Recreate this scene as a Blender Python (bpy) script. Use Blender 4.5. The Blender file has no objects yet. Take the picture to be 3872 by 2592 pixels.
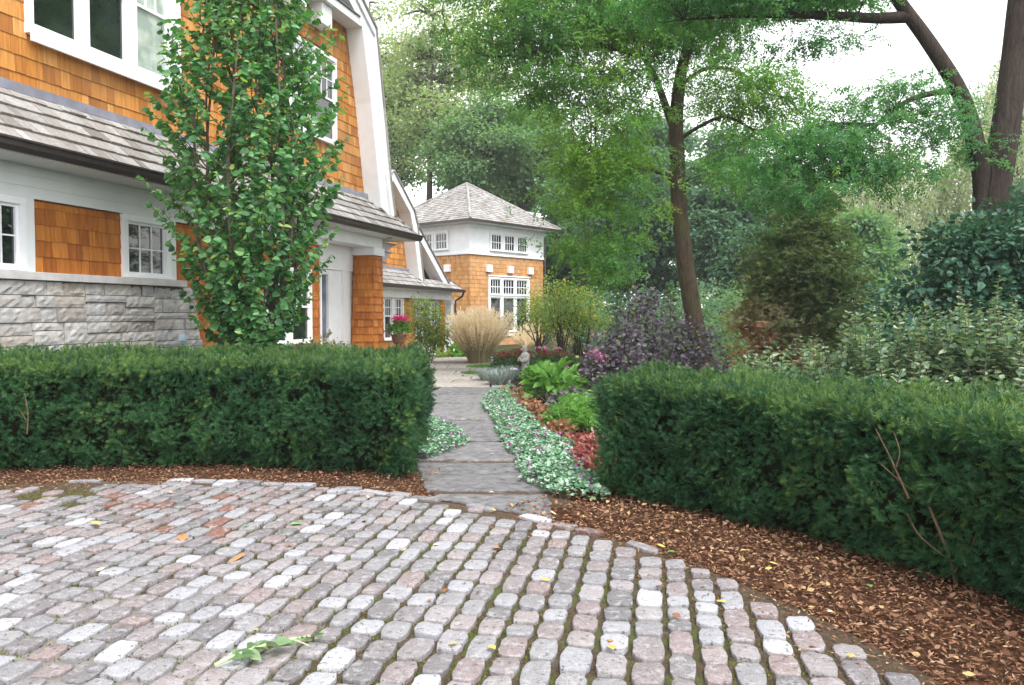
import bpy, math, random
import numpy as np
from mathutils import Vector, Matrix

# ------------------------------------------------------------------ camera, sky, sun, exposure
scene = bpy.context.scene
COL = scene.collection
R = math.radians
cam_d = bpy.data.cameras.new('camera'); cam = bpy.data.objects.new('camera', cam_d); COL.objects.link(cam)
cam.location = (0, 0, 1.6); cam.rotation_euler = (R(90 - 2.10), 0, 0)
cam_d.sensor_width = 36; cam_d.lens = 28.13; cam_d.clip_start = 0.05; cam_d.clip_end = 1000
scene.camera = cam
SUN_EL, SUN_AZ = R(58), R(150)          # azimuth clockwise from +Y: behind the camera, to its right
world = bpy.data.worlds.new('World'); scene.world = world; world.use_nodes = True
wn = world.node_tree.nodes; wl = world.node_tree.links
bg = wn['Background']; bg.inputs['Strength'].default_value = 0.14
sky = wn.new('ShaderNodeTexSky'); sky.sky_type = 'NISHITA'; sky.sun_disc = False
sky.sun_elevation = SUN_EL; sky.sun_rotation = SUN_AZ; sky.dust_density = 1; sky.air_density = 2; sky.ozone_density = 1
hs = wn.new('ShaderNodeHueSaturation'); hs.inputs['Saturation'].default_value = 0.10
wl.new(sky.outputs[0], hs.inputs['Color']); wl.new(hs.outputs[0], bg.inputs['Color'])
sd = bpy.data.lights.new('sun', 'SUN'); sd.energy = 1.4; sd.angle = R(24); sd.color = (1, .97, .92)
so = bpy.data.objects.new('sun', sd); COL.objects.link(so)
sv = Vector((math.sin(SUN_AZ) * math.cos(SUN_EL), math.cos(SUN_AZ) * math.cos(SUN_EL), math.sin(SUN_EL)))
so.rotation_euler = sv.to_track_quat('Z', 'Y').to_euler()
scene.view_settings.view_transform = 'Standard'; scene.view_settings.look = 'None'
scene.view_settings.exposure = 1.6; scene.view_settings.gamma = 1
scene.cycles.max_bounces = 8; scene.cycles.diffuse_bounces = 5; scene.cycles.glossy_bounces = 3
scene.cycles.transmission_bounces = 4; scene.cycles.transparent_max_bounces = 4

# ------------------------------------------------------------------ numeric helpers
def rng_(s): return np.random.default_rng(s)
_T = rng_(7).random((32, 32, 32))
def vnoise(p, scale=1.0, off=0.0):
    """trilinear value noise in 0..1 of points (N,3)"""
    p = np.asarray(p, float) * scale + off + 100.0
    i = np.floor(p).astype(int); f = p - i; f = f * f * (3 - 2 * f); i %= 32; j = (i + 1) % 32
    def g(a, b, c): return _T[a, b, c]
    x0, y0, z0 = i.T; x1, y1, z1 = j.T; fx, fy, fz = f.T
    c00 = g(x0, y0, z0) * (1 - fx) + g(x1, y0, z0) * fx; c10 = g(x0, y1, z0) * (1 - fx) + g(x1, y1, z0) * fx
    c01 = g(x0, y0, z1) * (1 - fx) + g(x1, y0, z1) * fx; c11 = g(x0, y1, z1) * (1 - fx) + g(x1, y1, z1) * fx
    return (c00 * (1 - fy) + c10 * fy) * (1 - fz) + (c01 * (1 - fy) + c11 * fy) * fz
def norm(v):
    v = np.asarray(v, float); return v / np.maximum(np.linalg.norm(v, axis=-1, keepdims=True), 1e-9)
def rdir(r, n): return norm(r.normal(size=(n, 3)))

# ------------------------------------------------------------------ objects
def tag(o, label=None, cat=None, group=None, kind=None):
    if label: o['label'] = label
    if cat: o['category'] = cat
    if group: o['group'] = group
    if kind: o['kind'] = kind
    return o
def empty(name, loc=(0, 0, 0), rz=0.0, label=None, cat=None, group=None):
    o = bpy.data.objects.new(name, None); COL.objects.link(o)
    o.location = loc; o.rotation_euler = (0, 0, rz); o.empty_display_size = .2
    return tag(o, label, cat, group)
def raw_mesh(name, V, loops, starts, rnd=None, mats=(), midx=None, parent=None, smooth=False):
    me = bpy.data.meshes.new(name)
    V = np.ascontiguousarray(V, np.float32); loops = np.ascontiguousarray(loops, np.int32); starts = np.ascontiguousarray(starts, np.int32)
    me.vertices.add(len(V)); me.vertices.foreach_set('co', V.ravel())
    me.loops.add(len(loops)); me.loops.foreach_set('vertex_index', loops)
    me.polygons.add(len(starts)); me.polygons.foreach_set('loop_start', starts)
    if midx is not None: me.polygons.foreach_set('material_index', np.ascontiguousarray(midx, np.int32))
    me.polygons.foreach_set('use_smooth', np.full(len(starts), smooth, bool))
    me.update(calc_edges=True)
    if rnd is not None:
        at = me.attributes.new('rnd', 'FLOAT', 'FACE'); at.data.foreach_set('value', np.ascontiguousarray(rnd, np.float32))
    for m in mats: me.materials.append(m)
    o = bpy.data.objects.new(name, me); COL.objects.link(o)
    if parent is not None: o.parent = parent
    return o
class MB:
    """collects boxes, quads, tubes and lathes; build() links them as ONE mesh"""
    def __init__(s, f=None): s.v = []; s.p = []; s.r = []; s.f = f
    def add(s, vs, fs, r=None):
        b = len(s.v); s.v.extend(vs)
        for q in fs: s.p.append([b + i for i in q]); s.r.append(random.random() if r is None else r)
    def box(s, x0, x1, y0, y1, z0, z1, r=None):
        vs = [(x, y, z) for z in (z0, z1) for y in (y0, y1) for x in (x0, x1)]
        s.add(vs, [(0, 2, 3, 1), (4, 5, 7, 6), (0, 1, 5, 4), (2, 6, 7, 3), (0, 4, 6, 2), (1, 3, 7, 5)], r)
    def hexa(s, vs, r=None):           # 8 corners, bottom ring then top ring
        s.add(vs, [(3, 2, 1, 0), (4, 5, 6, 7), (0, 1, 5, 4), (1, 2, 6, 5), (2, 3, 7, 6), (3, 0, 4, 7)], r)
    def prism(s, poly, y0, y1, r=None):  # polygon in (x,z), extruded along y
        n = len(poly)
        vs = [(x, y0, z) for x, z in poly] + [(x, y1, z) for x, z in poly]
        fs = [tuple(range(n)), tuple(range(2 * n - 1, n - 1, -1))] + [(i, i + n, (i + 1) % n + n, (i + 1) % n) for i in range(n)]
        s.add(vs, fs, r)
    def tube(s, pts, rad, n=7, r=None):
        pts = [Vector(p) for p in pts]; k = len(pts); vs = []
        if not hasattr(rad, '__len__'): rad = [rad] * k
        a = Vector((1, 0, 0))
        for i, p in enumerate(pts):
            t = (pts[min(i + 1, k - 1)] - pts[max(i - 1, 0)]).normalized()
            if i == 0 and abs(t.dot(a)) > .9: a = Vector((0, 1, 0))
            x = (a - t * a.dot(t)).normalized(); a = x; y = t.cross(x)
            for j in range(n):
                an = 2 * math.pi * j / n; vs.append(tuple(p + (x * math.cos(an) + y * math.sin(an)) * rad[i]))
        fs = [(i * n + j, i * n + (j + 1) % n, (i + 1) * n + (j + 1) % n, (i + 1) * n + j) for i in range(k - 1) for j in range(n)]
        fs += [tuple(range(n - 1, -1, -1)), tuple(range((k - 1) * n, k * n))]
        s.add(vs, fs, r)
    def lathe(s, prof, n=16, c=(0, 0, 0), sx=1, sy=1, r=None):
        vs = []
        for q in prof:
            rr, z = q[0], q[1]; ox, oy = (q[2], q[3]) if len(q) > 2 else (0, 0)
            for j in range(n):
                an = 2 * math.pi * j / n; vs.append((c[0] + ox + rr * sx * math.cos(an), c[1] + oy + rr * sy * math.sin(an), c[2] + z))
        k = len(prof)
        fs = [(i * n + j, i * n + (j + 1) % n, (i + 1) * n + (j + 1) % n, (i + 1) * n + j) for i in range(k - 1) for j in range(n)]
        fs += [tuple(range(n - 1, -1, -1)), tuple(range((k - 1) * n, k * n))]
        s.add(vs, fs, r)
    def build(s, name, mat, parent=None, smooth=False, bevel=0):
        V = [s.f(*q) for q in s.v] if s.f else s.v
        loops = [i for q in s.p for i in q]; st = np.cumsum([0] + [len(q) for q in s.p])[:-1]
        o = raw_mesh(name, np.array(V), loops, st, np.array(s.r), [mat], None, parent, smooth)
        if smooth:
            try: o.data.set_sharp_from_angle(angle=R(50))
            except Exception: pass
        if bevel:
            m = o.modifiers.new('bevel', 'BEVEL'); m.width = bevel; m.segments = 2; m.limit_method = 'ANGLE'
        return o
def scatter(name, pos, tip, nrm, size, tmpl, mat, parent=None, rnd=None, seed=0, mats=None, midx=None):
    """many copies of a small leaf shape inside ONE mesh"""
    tv, tf = tmpl; tv = np.array(tv, float); n = len(pos); k = len(tv)
    pos = np.asarray(pos, float); tip = norm(tip); nrm = np.asarray(nrm, float)
    X = np.cross(tip, nrm); bad = np.linalg.norm(X, axis=1) < 1e-4; X[bad] = np.cross(tip[bad], [.3, .9, .1]); X = norm(X); Z = np.cross(X, tip)
    size = np.broadcast_to(np.asarray(size, float), (n,))[:, None, None]
    V = pos[:, None, :] + size * (tv[None, :, 0:1] * X[:, None] + tv[None, :, 1:2] * tip[:, None] + tv[None, :, 2:3] * Z[:, None])
    fl = np.array([i for q in tf for i in q]); lens = np.array([len(q) for q in tf]); nl = len(fl); nf = len(tf)
    loops = (np.arange(n)[:, None] * k + fl[None]).ravel()
    st0 = np.concatenate([[0], np.cumsum(lens)[:-1]]); starts = (np.arange(n)[:, None] * nl + st0[None]).ravel()
    if rnd is None: rnd = rng_(seed + 11).random(n)
    mi = None if midx is None else np.repeat(midx, nf)
    return raw_mesh(name, V.reshape(-1, 3), loops, starts, np.repeat(rnd, nf), mats or [mat], mi, parent)

# leaf shapes: stem at the origin, tip at +Y, length 1
def T_leaf(w=.38, fold=.1, droop=.12):
    return ([(0, 0, 0), (-w, .3, fold), (-w * .75, .68, fold * .6), (0, 1, -droop), (w * .75, .68, fold * .6), (w, .3, fold)], [(0, 3, 2, 1), (0, 5, 4, 3)])
def T_quad(w=.35): return ([(0, 0, 0), (w, .5, .05), (0, 1, -.05), (-w, .5, .05)], [(0, 1, 2, 3)])
def T_yew(n=20):
    v, f = [], []
    for i in range(n):
        t = .12 + .88 * i / n; a = i * 2.4; L = .44 * (1 - .35 * t); el = .45 + .75 * t ** 2; k = len(v)
        d = np.array([math.cos(a) * math.cos(el), math.sin(el), math.sin(a) * math.cos(el)]); c = np.array([0, t * .7, 0]); q = np.cross(d, [0, 1, 0]); q = q / (np.linalg.norm(q) + 1e-6) * .038
        v.extend([tuple(c + q), tuple(c - q), tuple(c + d * L)]); f.append((k, k + 1, k + 2))
    k = len(v); v.extend([(-.02, 0, 0), (.02, 0, 0), (0, .75, 0)]); f.append((k, k + 1, k + 2))
    return v, f
def T_frond(n=7, w=.16):
    v, f = [], []
    def lf(x, y, dx, dy, w2):
        i = len(v); px, py = -dy, dx
        v.extend([(x, y, 0), (x + dx * .5 + px * w2, y + dy * .5 + py * w2, .02), (x + dx, y + dy, -.05), (x + dx * .5 - px * w2, y + dy * .5 - py * w2, .02)]); f.append((i, i + 1, i + 2, i + 3))
    for i in range(n):
        t = .12 + .8 * i / n
        for s in (-1, 1): lf(0, t, s * .24, .10, w * 1.3)
    lf(0, .9, 0, .2, w * 1.3)
    i = len(v); v.extend([(-.01, 0, 0), (.01, 0, 0), (0, .95, 0)]); f.append((i, i + 1, i + 2))
    return v, f
def T_spray(n=14, seed=1, w=.42, L=.26):
    r, v, f = rng_(seed), [], []
    for i in range(n):
        t = i / n; c = np.array([.10 * math.sin(t * 3 + seed), t * .85, -.25 * t * t]) + r.normal(size=3) * .05
        d = norm(np.array([(1 if i % 2 else -1) * 1.0, .55, -.15]) + r.normal(size=3) * .45) * L * r.uniform(.75, 1.2); q = norm(np.cross(d, [.2, .1, 1.0] + r.normal(size=3) * .4)) * L * w * .5; k = len(v)
        v.extend([tuple(c), tuple(c + d * .5 + q), tuple(c + d), tuple(c + d * .5 - q)]); f.append((k, k + 1, k + 2, k + 3))
    return v, f
def T_palm(n=5):
    v, f = [], []
    for k in range(n):
        a = (k - (n - 1) / 2) * .62; L = 1 - .13 * abs(k - (n - 1) / 2); dx, dy = math.sin(a), math.cos(a); i = len(v)
        v.extend([(0, 0, 0), (dx * L * .45 - dy * .12, dy * L * .45 + dx * .12, .04), (dx * L, dy * L, -.12), (dx * L * .45 + dy * .12, dy * L * .45 - dx * .12, .04)]); f.append((i, i + 1, i + 2, i + 3))
    return v, f
def T_round():
    a = [(.42 * math.sin(t), .5 - .5 * math.cos(t), .06 * math.cos(2 * t)) for t in np.linspace(0, 2 * math.pi, 9)[:-1]]
    return a, [tuple(range(8))]
def T_blade(w=.02, bend=.5):
    return ([(-w, 0, 0), (w, 0, 0), (w * .8, .5, .0), (-w * .8, .5, .0), (w * .4, .85, -bend * .3), (-w * .4, .85, -bend * .3), (0, 1, -bend * .6)], [(0, 1, 2, 3), (3, 2, 4, 5), (5, 4, 6)])

# ------------------------------------------------------------------ materials
def nodes(name):
    m = bpy.data.materials.new(name); m.use_nodes = True; t = m.node_tree
    return m, t.nodes, t.links, t.nodes['Principled BSDF']
def ramp(n, stops, interp='LINEAR'):
    r = n.new('ShaderNodeValToRGB'); c = r.color_ramp; c.interpolation = interp
    while len(c.elements) > 1: c.elements.remove(c.elements[-1])
    c.elements[0].position = stops[0][0]; c.elements[0].color = (*stops[0][1], 1)
    for p, q in stops[1:]: e = c.elements.new(p); e.color = (*q, 1)
    return r
def mixc(n, l, a, b, fac, mode='MIX'):
    x = n.new('ShaderNodeMix'); x.data_type = 'RGBA'; x.blend_type = mode
    for i, s in ((0, fac), (6, a), (7, b)):
        if hasattr(s, 'links'): l.new(s, x.inputs[i])
        else: x.inputs[i].default_value = s if i == 0 else (*s, 1)
    return x.outputs[2]
def noise(n, l, scale, detail=4, rough=.55, vec=None, dist=0):
    x = n.new('ShaderNodeTexNoise'); x.inputs['Scale'].default_value = scale; x.inputs['Detail'].default_value = detail
    x.inputs['Roughness'].default_value = rough; x.inputs['Distortion'].default_value = dist
    if vec is not None: l.new(vec, x.inputs['Vector'])
    return x.outputs['Fac']
def objco(n): return n.new('ShaderNodeTexCoord').outputs['Object']
def rndat(n):
    a = n.new('ShaderNodeAttribute'); a.attribute_name = 'rnd'; return a.outputs['Fac']
def bump(n, l, h, strength=.4, dist=.02):
    b = n.new('ShaderNodeBump'); b.inputs['Strength'].default_value = strength; b.inputs['Distance'].default_value = dist
    l.new(h, b.inputs['Height']); return b.outputs['Normal']
def leaf_mat(name, stops, transl=.3, rough=.5, spec=.3, patch=None, pscale=1.0, pamt=.5, tint=(1.5, 1.6, .7)):
    m, n, l, b = nodes(name)
    c = ramp(n, stops); l.new(rndat(n), c.inputs[0]); out = c.outputs[0]
    if patch:
        r = ramp(n, [(.45, (0, 0, 0)), (.65, (1, 1, 1))]); l.new(noise(n, l, pscale, 2, vec=objco(n)), r.inputs[0])
        mu = n.new('ShaderNodeMath'); mu.operation = 'MULTIPLY'; mu.inputs[1].default_value = pamt; l.new(r.outputs[0], mu.inputs[0])
        out = mixc(n, l, out, patch, mu.outputs[0])
    l.new(out, b.inputs['Base Color']); b.inputs['Roughness'].default_value = rough; b.inputs['Specular IOR Level'].default_value = spec
    if transl:
        t = n.new('ShaderNodeBsdfTranslucent'); l.new(mixc(n, l, out, tint, 1.0, 'MULTIPLY'), t.inputs['Color'])
        x = n.new('ShaderNodeMixShader'); x.inputs[0].default_value = transl
        l.new(b.outputs[0], x.inputs[1]); l.new(t.outputs[0], x.inputs[2]); l.new(x.outputs[0], n['Material Output'].inputs[0])
    return m
def plain(name, col, rough=.6, spec=.3, nscale=6, namt=.15, bumpy=0, metal=0):
    m, n, l, b = nodes(name)
    f = noise(n, l, nscale, 5, vec=objco(n)); d = tuple(x * (1 - namt * 2) for x in col); e = tuple(min(1, x * (1 + namt)) for x in col)
    r = ramp(n, [(.3, d), (.7, e)]); l.new(f, r.inputs[0]); l.new(r.outputs[0], b.inputs['Base Color'])
    b.inputs['Roughness'].default_value = rough; b.inputs['Specular IOR Level'].default_value = spec; b.inputs['Metallic'].default_value = metal
    if bumpy: l.new(bump(n, l, noise(n, l, nscale * 6, 6, vec=objco(n)), bumpy), b.inputs['Normal'])
    return m
def streaky(name, stops, sx, sz, rough=.7, patch=None, pscale=.6, pamt=.4, grain=.35):
    """per-shingle colour from the rnd attribute, wood grain running up the shingle"""
    m, n, l, b = nodes(name)
    c = ramp(n, stops); l.new(rndat(n), c.inputs[0])
    mp = n.new('ShaderNodeMapping'); mp.inputs['Scale'].default_value = (sx, sx, sz); l.new(objco(n), mp.inputs[0])
    g = noise(n, l, 1.0, 4, .6, mp.outputs[0]); gr = ramp(n, [(.3, (1 - grain,) * 3), (.65, (1.08,) * 3)]); l.new(g, gr.inputs[0])
    out = mixc(n, l, c.outputs[0], gr.outputs[0], 1.0, 'MULTIPLY')
    if patch:
        r = ramp(n, [(.42, (0, 0, 0)), (.7, (pamt,) * 3)]); l.new(noise(n, l, pscale, 3, vec=objco(n)), r.inputs[0])
        out = mixc(n, l, out, patch, r.outputs[0])
    l.new(out, b.inputs['Base Color']); b.inputs['Roughness'].default_value = rough; b.inputs['Specular IOR Level'].default_value = .25
    l.new(bump(n, l, g, .25, .004), b.inputs['Normal'])
    return m
def bark_mat(name, a, c, moss=None, s=1.0):
    m, n, l, b = nodes(name)
    mp = n.new('ShaderNodeMapping'); mp.inputs['Scale'].default_value = (14 * s, 14 * s, 2.2 * s); l.new(objco(n), mp.inputs[0])
    f = noise(n, l, 1.6, 8, .7, mp.outputs[0], 1.2); r = ramp(n, [(.33, a), (.68, c)]); l.new(f, r.inputs[0]); out = r.outputs[0]
    if moss:
        r2 = ramp(n, [(.5, (0, 0, 0)), (.68, (.6,) * 3)]); l.new(noise(n, l, 1.7, 4, vec=objco(n)), r2.inputs[0]); out = mixc(n, l, out, moss, r2.outputs[0])
    l.new(out, b.inputs['Base Color']); b.inputs['Roughness'].default_value = .9; b.inputs['Specular IOR Level'].default_value = .15
    l.new(bump(n, l, f, .9, .03), b.inputs['Normal']); return m
def glass_mat(name, a, c, rough=.03, sc=1.5):
    m, n, l, b = nodes(name)
    r = ramp(n, [(.4, a), (.65, c)]); l.new(noise(n, l, sc, 3, vec=objco(n)), r.inputs[0]); l.new(r.outputs[0], b.inputs['Base Color'])
    b.inputs['Roughness'].default_value = rough; b.inputs['Specular IOR Level'].default_value = 1.0; return m

CX, CY, CR = -3.5, 2.0, 5.5             # the cobbled circle
M = {}
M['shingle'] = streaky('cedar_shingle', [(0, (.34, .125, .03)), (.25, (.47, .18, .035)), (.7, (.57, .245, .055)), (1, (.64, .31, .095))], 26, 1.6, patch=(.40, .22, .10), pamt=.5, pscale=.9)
M['shingle_deep'] = streaky('deep_cedar_shingle', [(0, (.33, .10, .02)), (.5, (.46, .15, .026)), (1, (.56, .205, .04))], 26, 2.2)  # cedar with a deeper, redder tone
M['shingle_pale'] = streaky('pale_cedar_shingle', [(0, (.44, .20, .065)), (.5, (.53, .26, .09)), (1, (.61, .325, .135))], 20, 2, patch=(.50, .33, .20), pamt=.5)
M['roof'] = streaky('weathered_roof_shingle', [(0, (.18, .165, .155)), (.15, (.265, .25, .242)), (.7, (.34, .327, .32)), (1, (.44, .43, .427))], 22, 9, rough=.8, patch=(.22, .17, .14), pamt=.35)
M['white'] = plain('white_paint', (.80, .81, .84), .45, .35, 3, .035)
M['frieze'] = plain('white_soffit_paint', (.70, .73, .74), .5, .3, 2, .03)
M['gutter'] = plain('dark_bronze_gutter', (.045, .035, .037), .35, .5, 8, .15)
M['flash'] = plain('lead_grey_flashing', (.24, .24, .30), .45, .5, 5, .12)
M['dark'] = plain('dark_void', (.02, .02, .02), .9, .1)
M['glass'] = glass_mat('window_glass', (.006, .009, .009), (.02, .028, .026))
M['curtain'] = glass_mat('curtained_window_glass', (.30, .36, .32), (.50, .56, .50), .05, 3)
M['screen'] = glass_mat('curtained_door_glass', (.10, .12, .17), (.20, .22, .28), .08, 3)
M['panelgrey'] = plain('blue_grey_panel', (.30, .31, .38), .5, .3, 3, .05)

def stone_mat():
    m, n, l, b = nodes('grey_limestone')
    c = ramp(n, [(0, (.33, .30, .285)), (.3, (.42, .40, .385)), (.6, (.38, .38, .39)), (.85, (.46, .44, .42)), (1, (.38, .33, .29))]); l.new(rndat(n), c.inputs[0])
    f = noise(n, l, 7, 6, .6, objco(n)); r = ramp(n, [(.3, (.72,) * 3), (.65, (1.1,) * 3)]); l.new(f, r.inputs[0])
    l.new(mixc(n, l, c.outputs[0], r.outputs[0], 1, 'MULTIPLY'), b.inputs['Base Color']); b.inputs['Roughness'].default_value = .85
    l.new(bump(n, l, noise(n, l, 18, 8, .65, objco(n)), .7, .02), b.inputs['Normal']); return m
M['stone'] = stone_mat()
def sett_mat():
    m, n, l, b = nodes('granite_sett')
    c = ramp(n, [(0, (0.104, 0.104, 0.112)), (.06, (0.209, 0.090, 0.063)), (.12, (0.153, 0.146, 0.153)), (.26, (0.209, 0.188, 0.195)), (.36, (0.243, 0.188, 0.184)), (.46, (0.215, 0.209, 0.222)), (.60, (0.258, 0.251, 0.261)), (.70, (0.278, 0.234, 0.234)), (.80, (0.285, 0.285, 0.309)), (.92, (0.361, 0.361, 0.390)), (1, (0.473, 0.473, 0.500))]); l.new(rndat(n), c.inputs[0])
    co = objco(n)
    f = noise(n, l, 150, 3, .7, co); r = ramp(n, [(.32, (.6,) * 3), (.6, (1.12,) * 3)]); l.new(f, r.inputs[0])
    o1 = mixc(n, l, c.outputs[0], r.outputs[0], 1, 'MULTIPLY')
    g = noise(n, l, 22, 6, .7, co, .6); r2 = ramp(n, [(.50, (0, 0, 0)), (.64, (.7,) * 3)]); l.new(g, r2.inputs[0])
    o2 = mixc(n, l, o1, (.36, .355, .37), r2.outputs[0])
    r3 = ramp(n, [(.34, (.85,) * 3), (.43, (0, 0, 0))]); l.new(noise(n, l, 34, 5, .65, co), r3.inputs[0])
    o3 = mixc(n, l, o2, (.06, .055, .055), r3.outputs[0])
    l.new(o3, b.inputs['Base Color']); b.inputs['Roughness'].default_value = .62; b.inputs['Specular IOR Level'].default_value = .35
    l.new(bump(n, l, noise(n, l, 60, 8, .7, co), .55, .012), b.inputs['Normal']); return m
M['sett'] = sett_mat()
def joint_mat():
    m, n, l, b = nodes('mossy_joint_soil'); co = objco(n)
    r = ramp(n, [(.3, (.025, .017, .010)), (.48, (.075, .048, .026)), (.7, (.14, .095, .055))]); l.new(noise(n, l, 45, 6, .7, co), r.inputs[0])  # brown soil, darkened further to stand in for shade between setts
    r2 = ramp(n, [(.48, (0, 0, 0)), (.60, (1, 1, 1))]); l.new(noise(n, l, 7, 6, .75, co), r2.inputs[0])
    mo = ramp(n, [(.35, (.03, .05, .006)), (.65, (.12, .15, .022))]); l.new(noise(n, l, 80, 4, .7, co), mo.inputs[0])
    g2 = n.new('ShaderNodeTexGradient'); g2.gradient_type = 'SPHERICAL'; mp2 = n.new('ShaderNodeMapping'); mp2.vector_type = 'TEXTURE'; mp2.inputs['Location'].default_value = (CX, CY, 0); mp2.inputs['Scale'].default_value = (CR, CR, CR); l.new(co, mp2.inputs[0]); l.new(mp2.outputs[0], g2.inputs[0])
    rg = ramp(n, [(.03, (0, 0, 0)), (.14, (1, 1, 1))]); l.new(g2.outputs['Fac'], rg.inputs[0])
    o = mixc(n, l, r.outputs[0], mo.outputs[0], mixc(n, l, r2.outputs[0], rg.outputs[0], 1.0, 'MULTIPLY'))
    gr = n.new('ShaderNodeTexGradient'); gr.gradient_type = 'SPHERICAL'; mp = n.new('ShaderNodeMapping'); mp.vector_type = 'TEXTURE'; mp.inputs['Location'].default_value = (-1.9, 3.6, .0); mp.inputs['Scale'].default_value = (1.1, 1.5, 1); l.new(co, mp.inputs[0]); l.new(mp.outputs[0], gr.inputs[0])
    ad = n.new('ShaderNodeMath'); ad.operation = 'MULTIPLY_ADD'; ad.inputs[1].default_value = .75; l.new(gr.outputs['Fac'], ad.inputs[0]); l.new(noise(n, l, 2.2, 4, .6, co), ad.inputs[2])
    r3 = ramp(n, [(.62, (0, 0, 0)), (.78, (.9,) * 3)]); l.new(ad.outputs[0], r3.inputs[0])
    sa = ramp(n, [(.3, (.20, .18, .16)), (.7, (.38, .345, .32))]); l.new(noise(n, l, 60, 6, .7, co), sa.inputs[0])
    o = mixc(n, l, o, sa.outputs[0], r3.outputs[0])
    l.new(o, b.inputs['Base Color']); b.inputs['Roughness'].default_value = .95
    l.new(bump(n, l, noise(n, l, 90, 6, .7, co), 1, .02), b.inputs['Normal']); return m
M['joint'] = joint_mat()
def slab_mat():
    m, n, l, b = nodes('grey_flagstone'); co = objco(n)
    c = ramp(n, [(0, (.18, .176, .182)), (.5, (.24, .234, .24)), (.55, (.33, .30, .275)), (1, (.44, .41, .37))]); l.new(rndat(n), c.inputs[0])
    mp = n.new('ShaderNodeMapping'); mp.inputs['Scale'].default_value = (5, 5.5, 5); l.new(co, mp.inputs[0])
    f = noise(n, l, 1.8, 10, .75, mp.outputs[0], .4); r = ramp(n, [(.36, (.52,) * 3), (.48, (.9,) * 3), (.62, (1.3,) * 3)]); l.new(f, r.inputs[0])
    l.new(mixc(n, l, c.outputs[0], r.outputs[0], 1, 'MULTIPLY'), b.inputs['Base Color']); b.inputs['Roughness'].default_value = .8; b.inputs['Specular IOR Level'].default_value = .15
    l.new(bump(n, l, f, 1, .05), b.inputs['Normal']); return m
M['slab'] = slab_mat()
M['soil'] = plain('dark_garden_soil', (.030, .022, .018), .95, .1, 14, .35, .9)
M['ground'] = plain('dark_green_earth', (.05, .06, .03), .95, .1, 1.2, .3, .6)  # dark earthy green over the whole ground
M['mulchbed'] = plain('mulch_bed', (.085, .042, .024), .95, .1, 25, .35, .9)
M['mulch'] = leaf_mat('wood_chip_mulch', [(0, (.07, .034, .020)), (.4, (.18, .085, .048)), (.75, (.29, .155, .095)), (.93, (.40, .27, .18)), (1, (.44, .31, .14))], 0, .9, .1)
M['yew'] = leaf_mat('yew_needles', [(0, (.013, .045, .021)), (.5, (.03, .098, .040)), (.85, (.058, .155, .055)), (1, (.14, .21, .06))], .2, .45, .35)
M['yewtip'] = leaf_mat('sun_toned_yew_needles', [(0, (.05, .11, .035)), (.6, (.10, .185, .05)), (.93, (.16, .25, .07)), (1, (.27, .25, .06))], .2, .45, .35)
M['yewcore'] = plain('hedge_light_block', (.014, .016, .008), .95, .05, 9, .4)
M['pear'] = leaf_mat('broad_green_leaves', [(0, (.04, .145, .05)), (.5, (.08, .24, .08)), (.88, (.15, .34, .125)), (.96, (.21, .38, .08)), (1, (.30, .40, .12))], .35, .36, .6)
M['locust'] = leaf_mat('locust_leaflets', [(0, (.05, .15, .055)), (.5, (.09, .23, .07)), (.9, (.15, .30, .07)), (1, (.22, .19, .04))], .5, .5, .3, patch=(.21, .34, .04), pscale=.55, pamt=.6)
M['locust2'] = leaf_mat('dark_locust_leaflets', [(0, (.04, .13, .055)), (.5, (.07, .20, .075)), (.9, (.11, .26, .085)), (1, (.17, .29, .07))], .5, .5, .3)
M['bgpale'] = leaf_mat('pale_yellowing_leaves', [(0, (.16, .225, .125)), (.5, (.26, .33, .195)), (.9, (.35, .39, .23)), (1, (.42, .37, .18))], .5, .6, .2)  # pale partly by leaf colour, partly by sky glare put into it
M['bgmid'] = leaf_mat('mid_green_leaves', [(0, (.09, .18, .085)), (.5, (.14, .26, .13)), (1, (.21, .33, .15))], .45, .6, .2, patch=(.19, .26, .13), pscale=.3, pamt=.6)
M['bgblue'] = leaf_mat('blue_green_leaves', [(0, (.06, .14, .085)), (.5, (.11, .21, .145)), (1, (.19, .29, .205))], .42, .55, .3)
M['bgdark'] = leaf_mat('dark_green_leaves', [(0, (.028, .075, .045)), (.5, (.055, .125, .075)), (1, (.10, .185, .11))], .38, .55, .3)
M['willow'] = leaf_mat('willow_leaves', [(0, (.26, .31, .19)), (.5, (.35, .40, .26)), (1, (.44, .47, .33))], .4, .6, .2)  # leaf colour lightened to hold the bright sky's flare
M['maple'] = leaf_mat('bronze_maple_leaves', [(0, (.06, .11, .04)), (.35, (.12, .165, .065)), (.6, (.22, .21, .115)), (.8, (.33, .24, .165)), (.93, (.42, .18, .10)), (1, (.48, .22, .08))], .4, .5, .3)
M['lilac'] = leaf_mat('dark_blue_green_leaves', [(0, (.02, .065, .045)), (.5, (.04, .115, .075)), (.9, (.075, .165, .10)), (1, (.15, .20, .05))], .2, .45, .4)
M['vib'] = leaf_mat('grey_green_leaves', [(0, (.08, .145, .085)), (.5, (.16, .25, .16)), (.9, (.27, .36, .245)), (1, (.40, .45, .28))], .3, .6, .2)
M['smoke'] = leaf_mat('purple_leaves', [(0, (.06, .045, .06)), (.45, (.12, .095, .125)), (.74, (.20, .175, .215)), (.80, (.13, .21, .09)), (1, (.3, .25, .04))], .2, .5, .35, tint=(1.15, 1.05, 1.0))
M['crab'] = leaf_mat('yellowing_small_leaves', [(0, (.10, .19, .06)), (.5, (.18, .28, .09)), (.8, (.34, .37, .10)), (.93, (.55, .36, .06)), (1, (.6, .28, .05))], .45, .55, .25)
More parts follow.
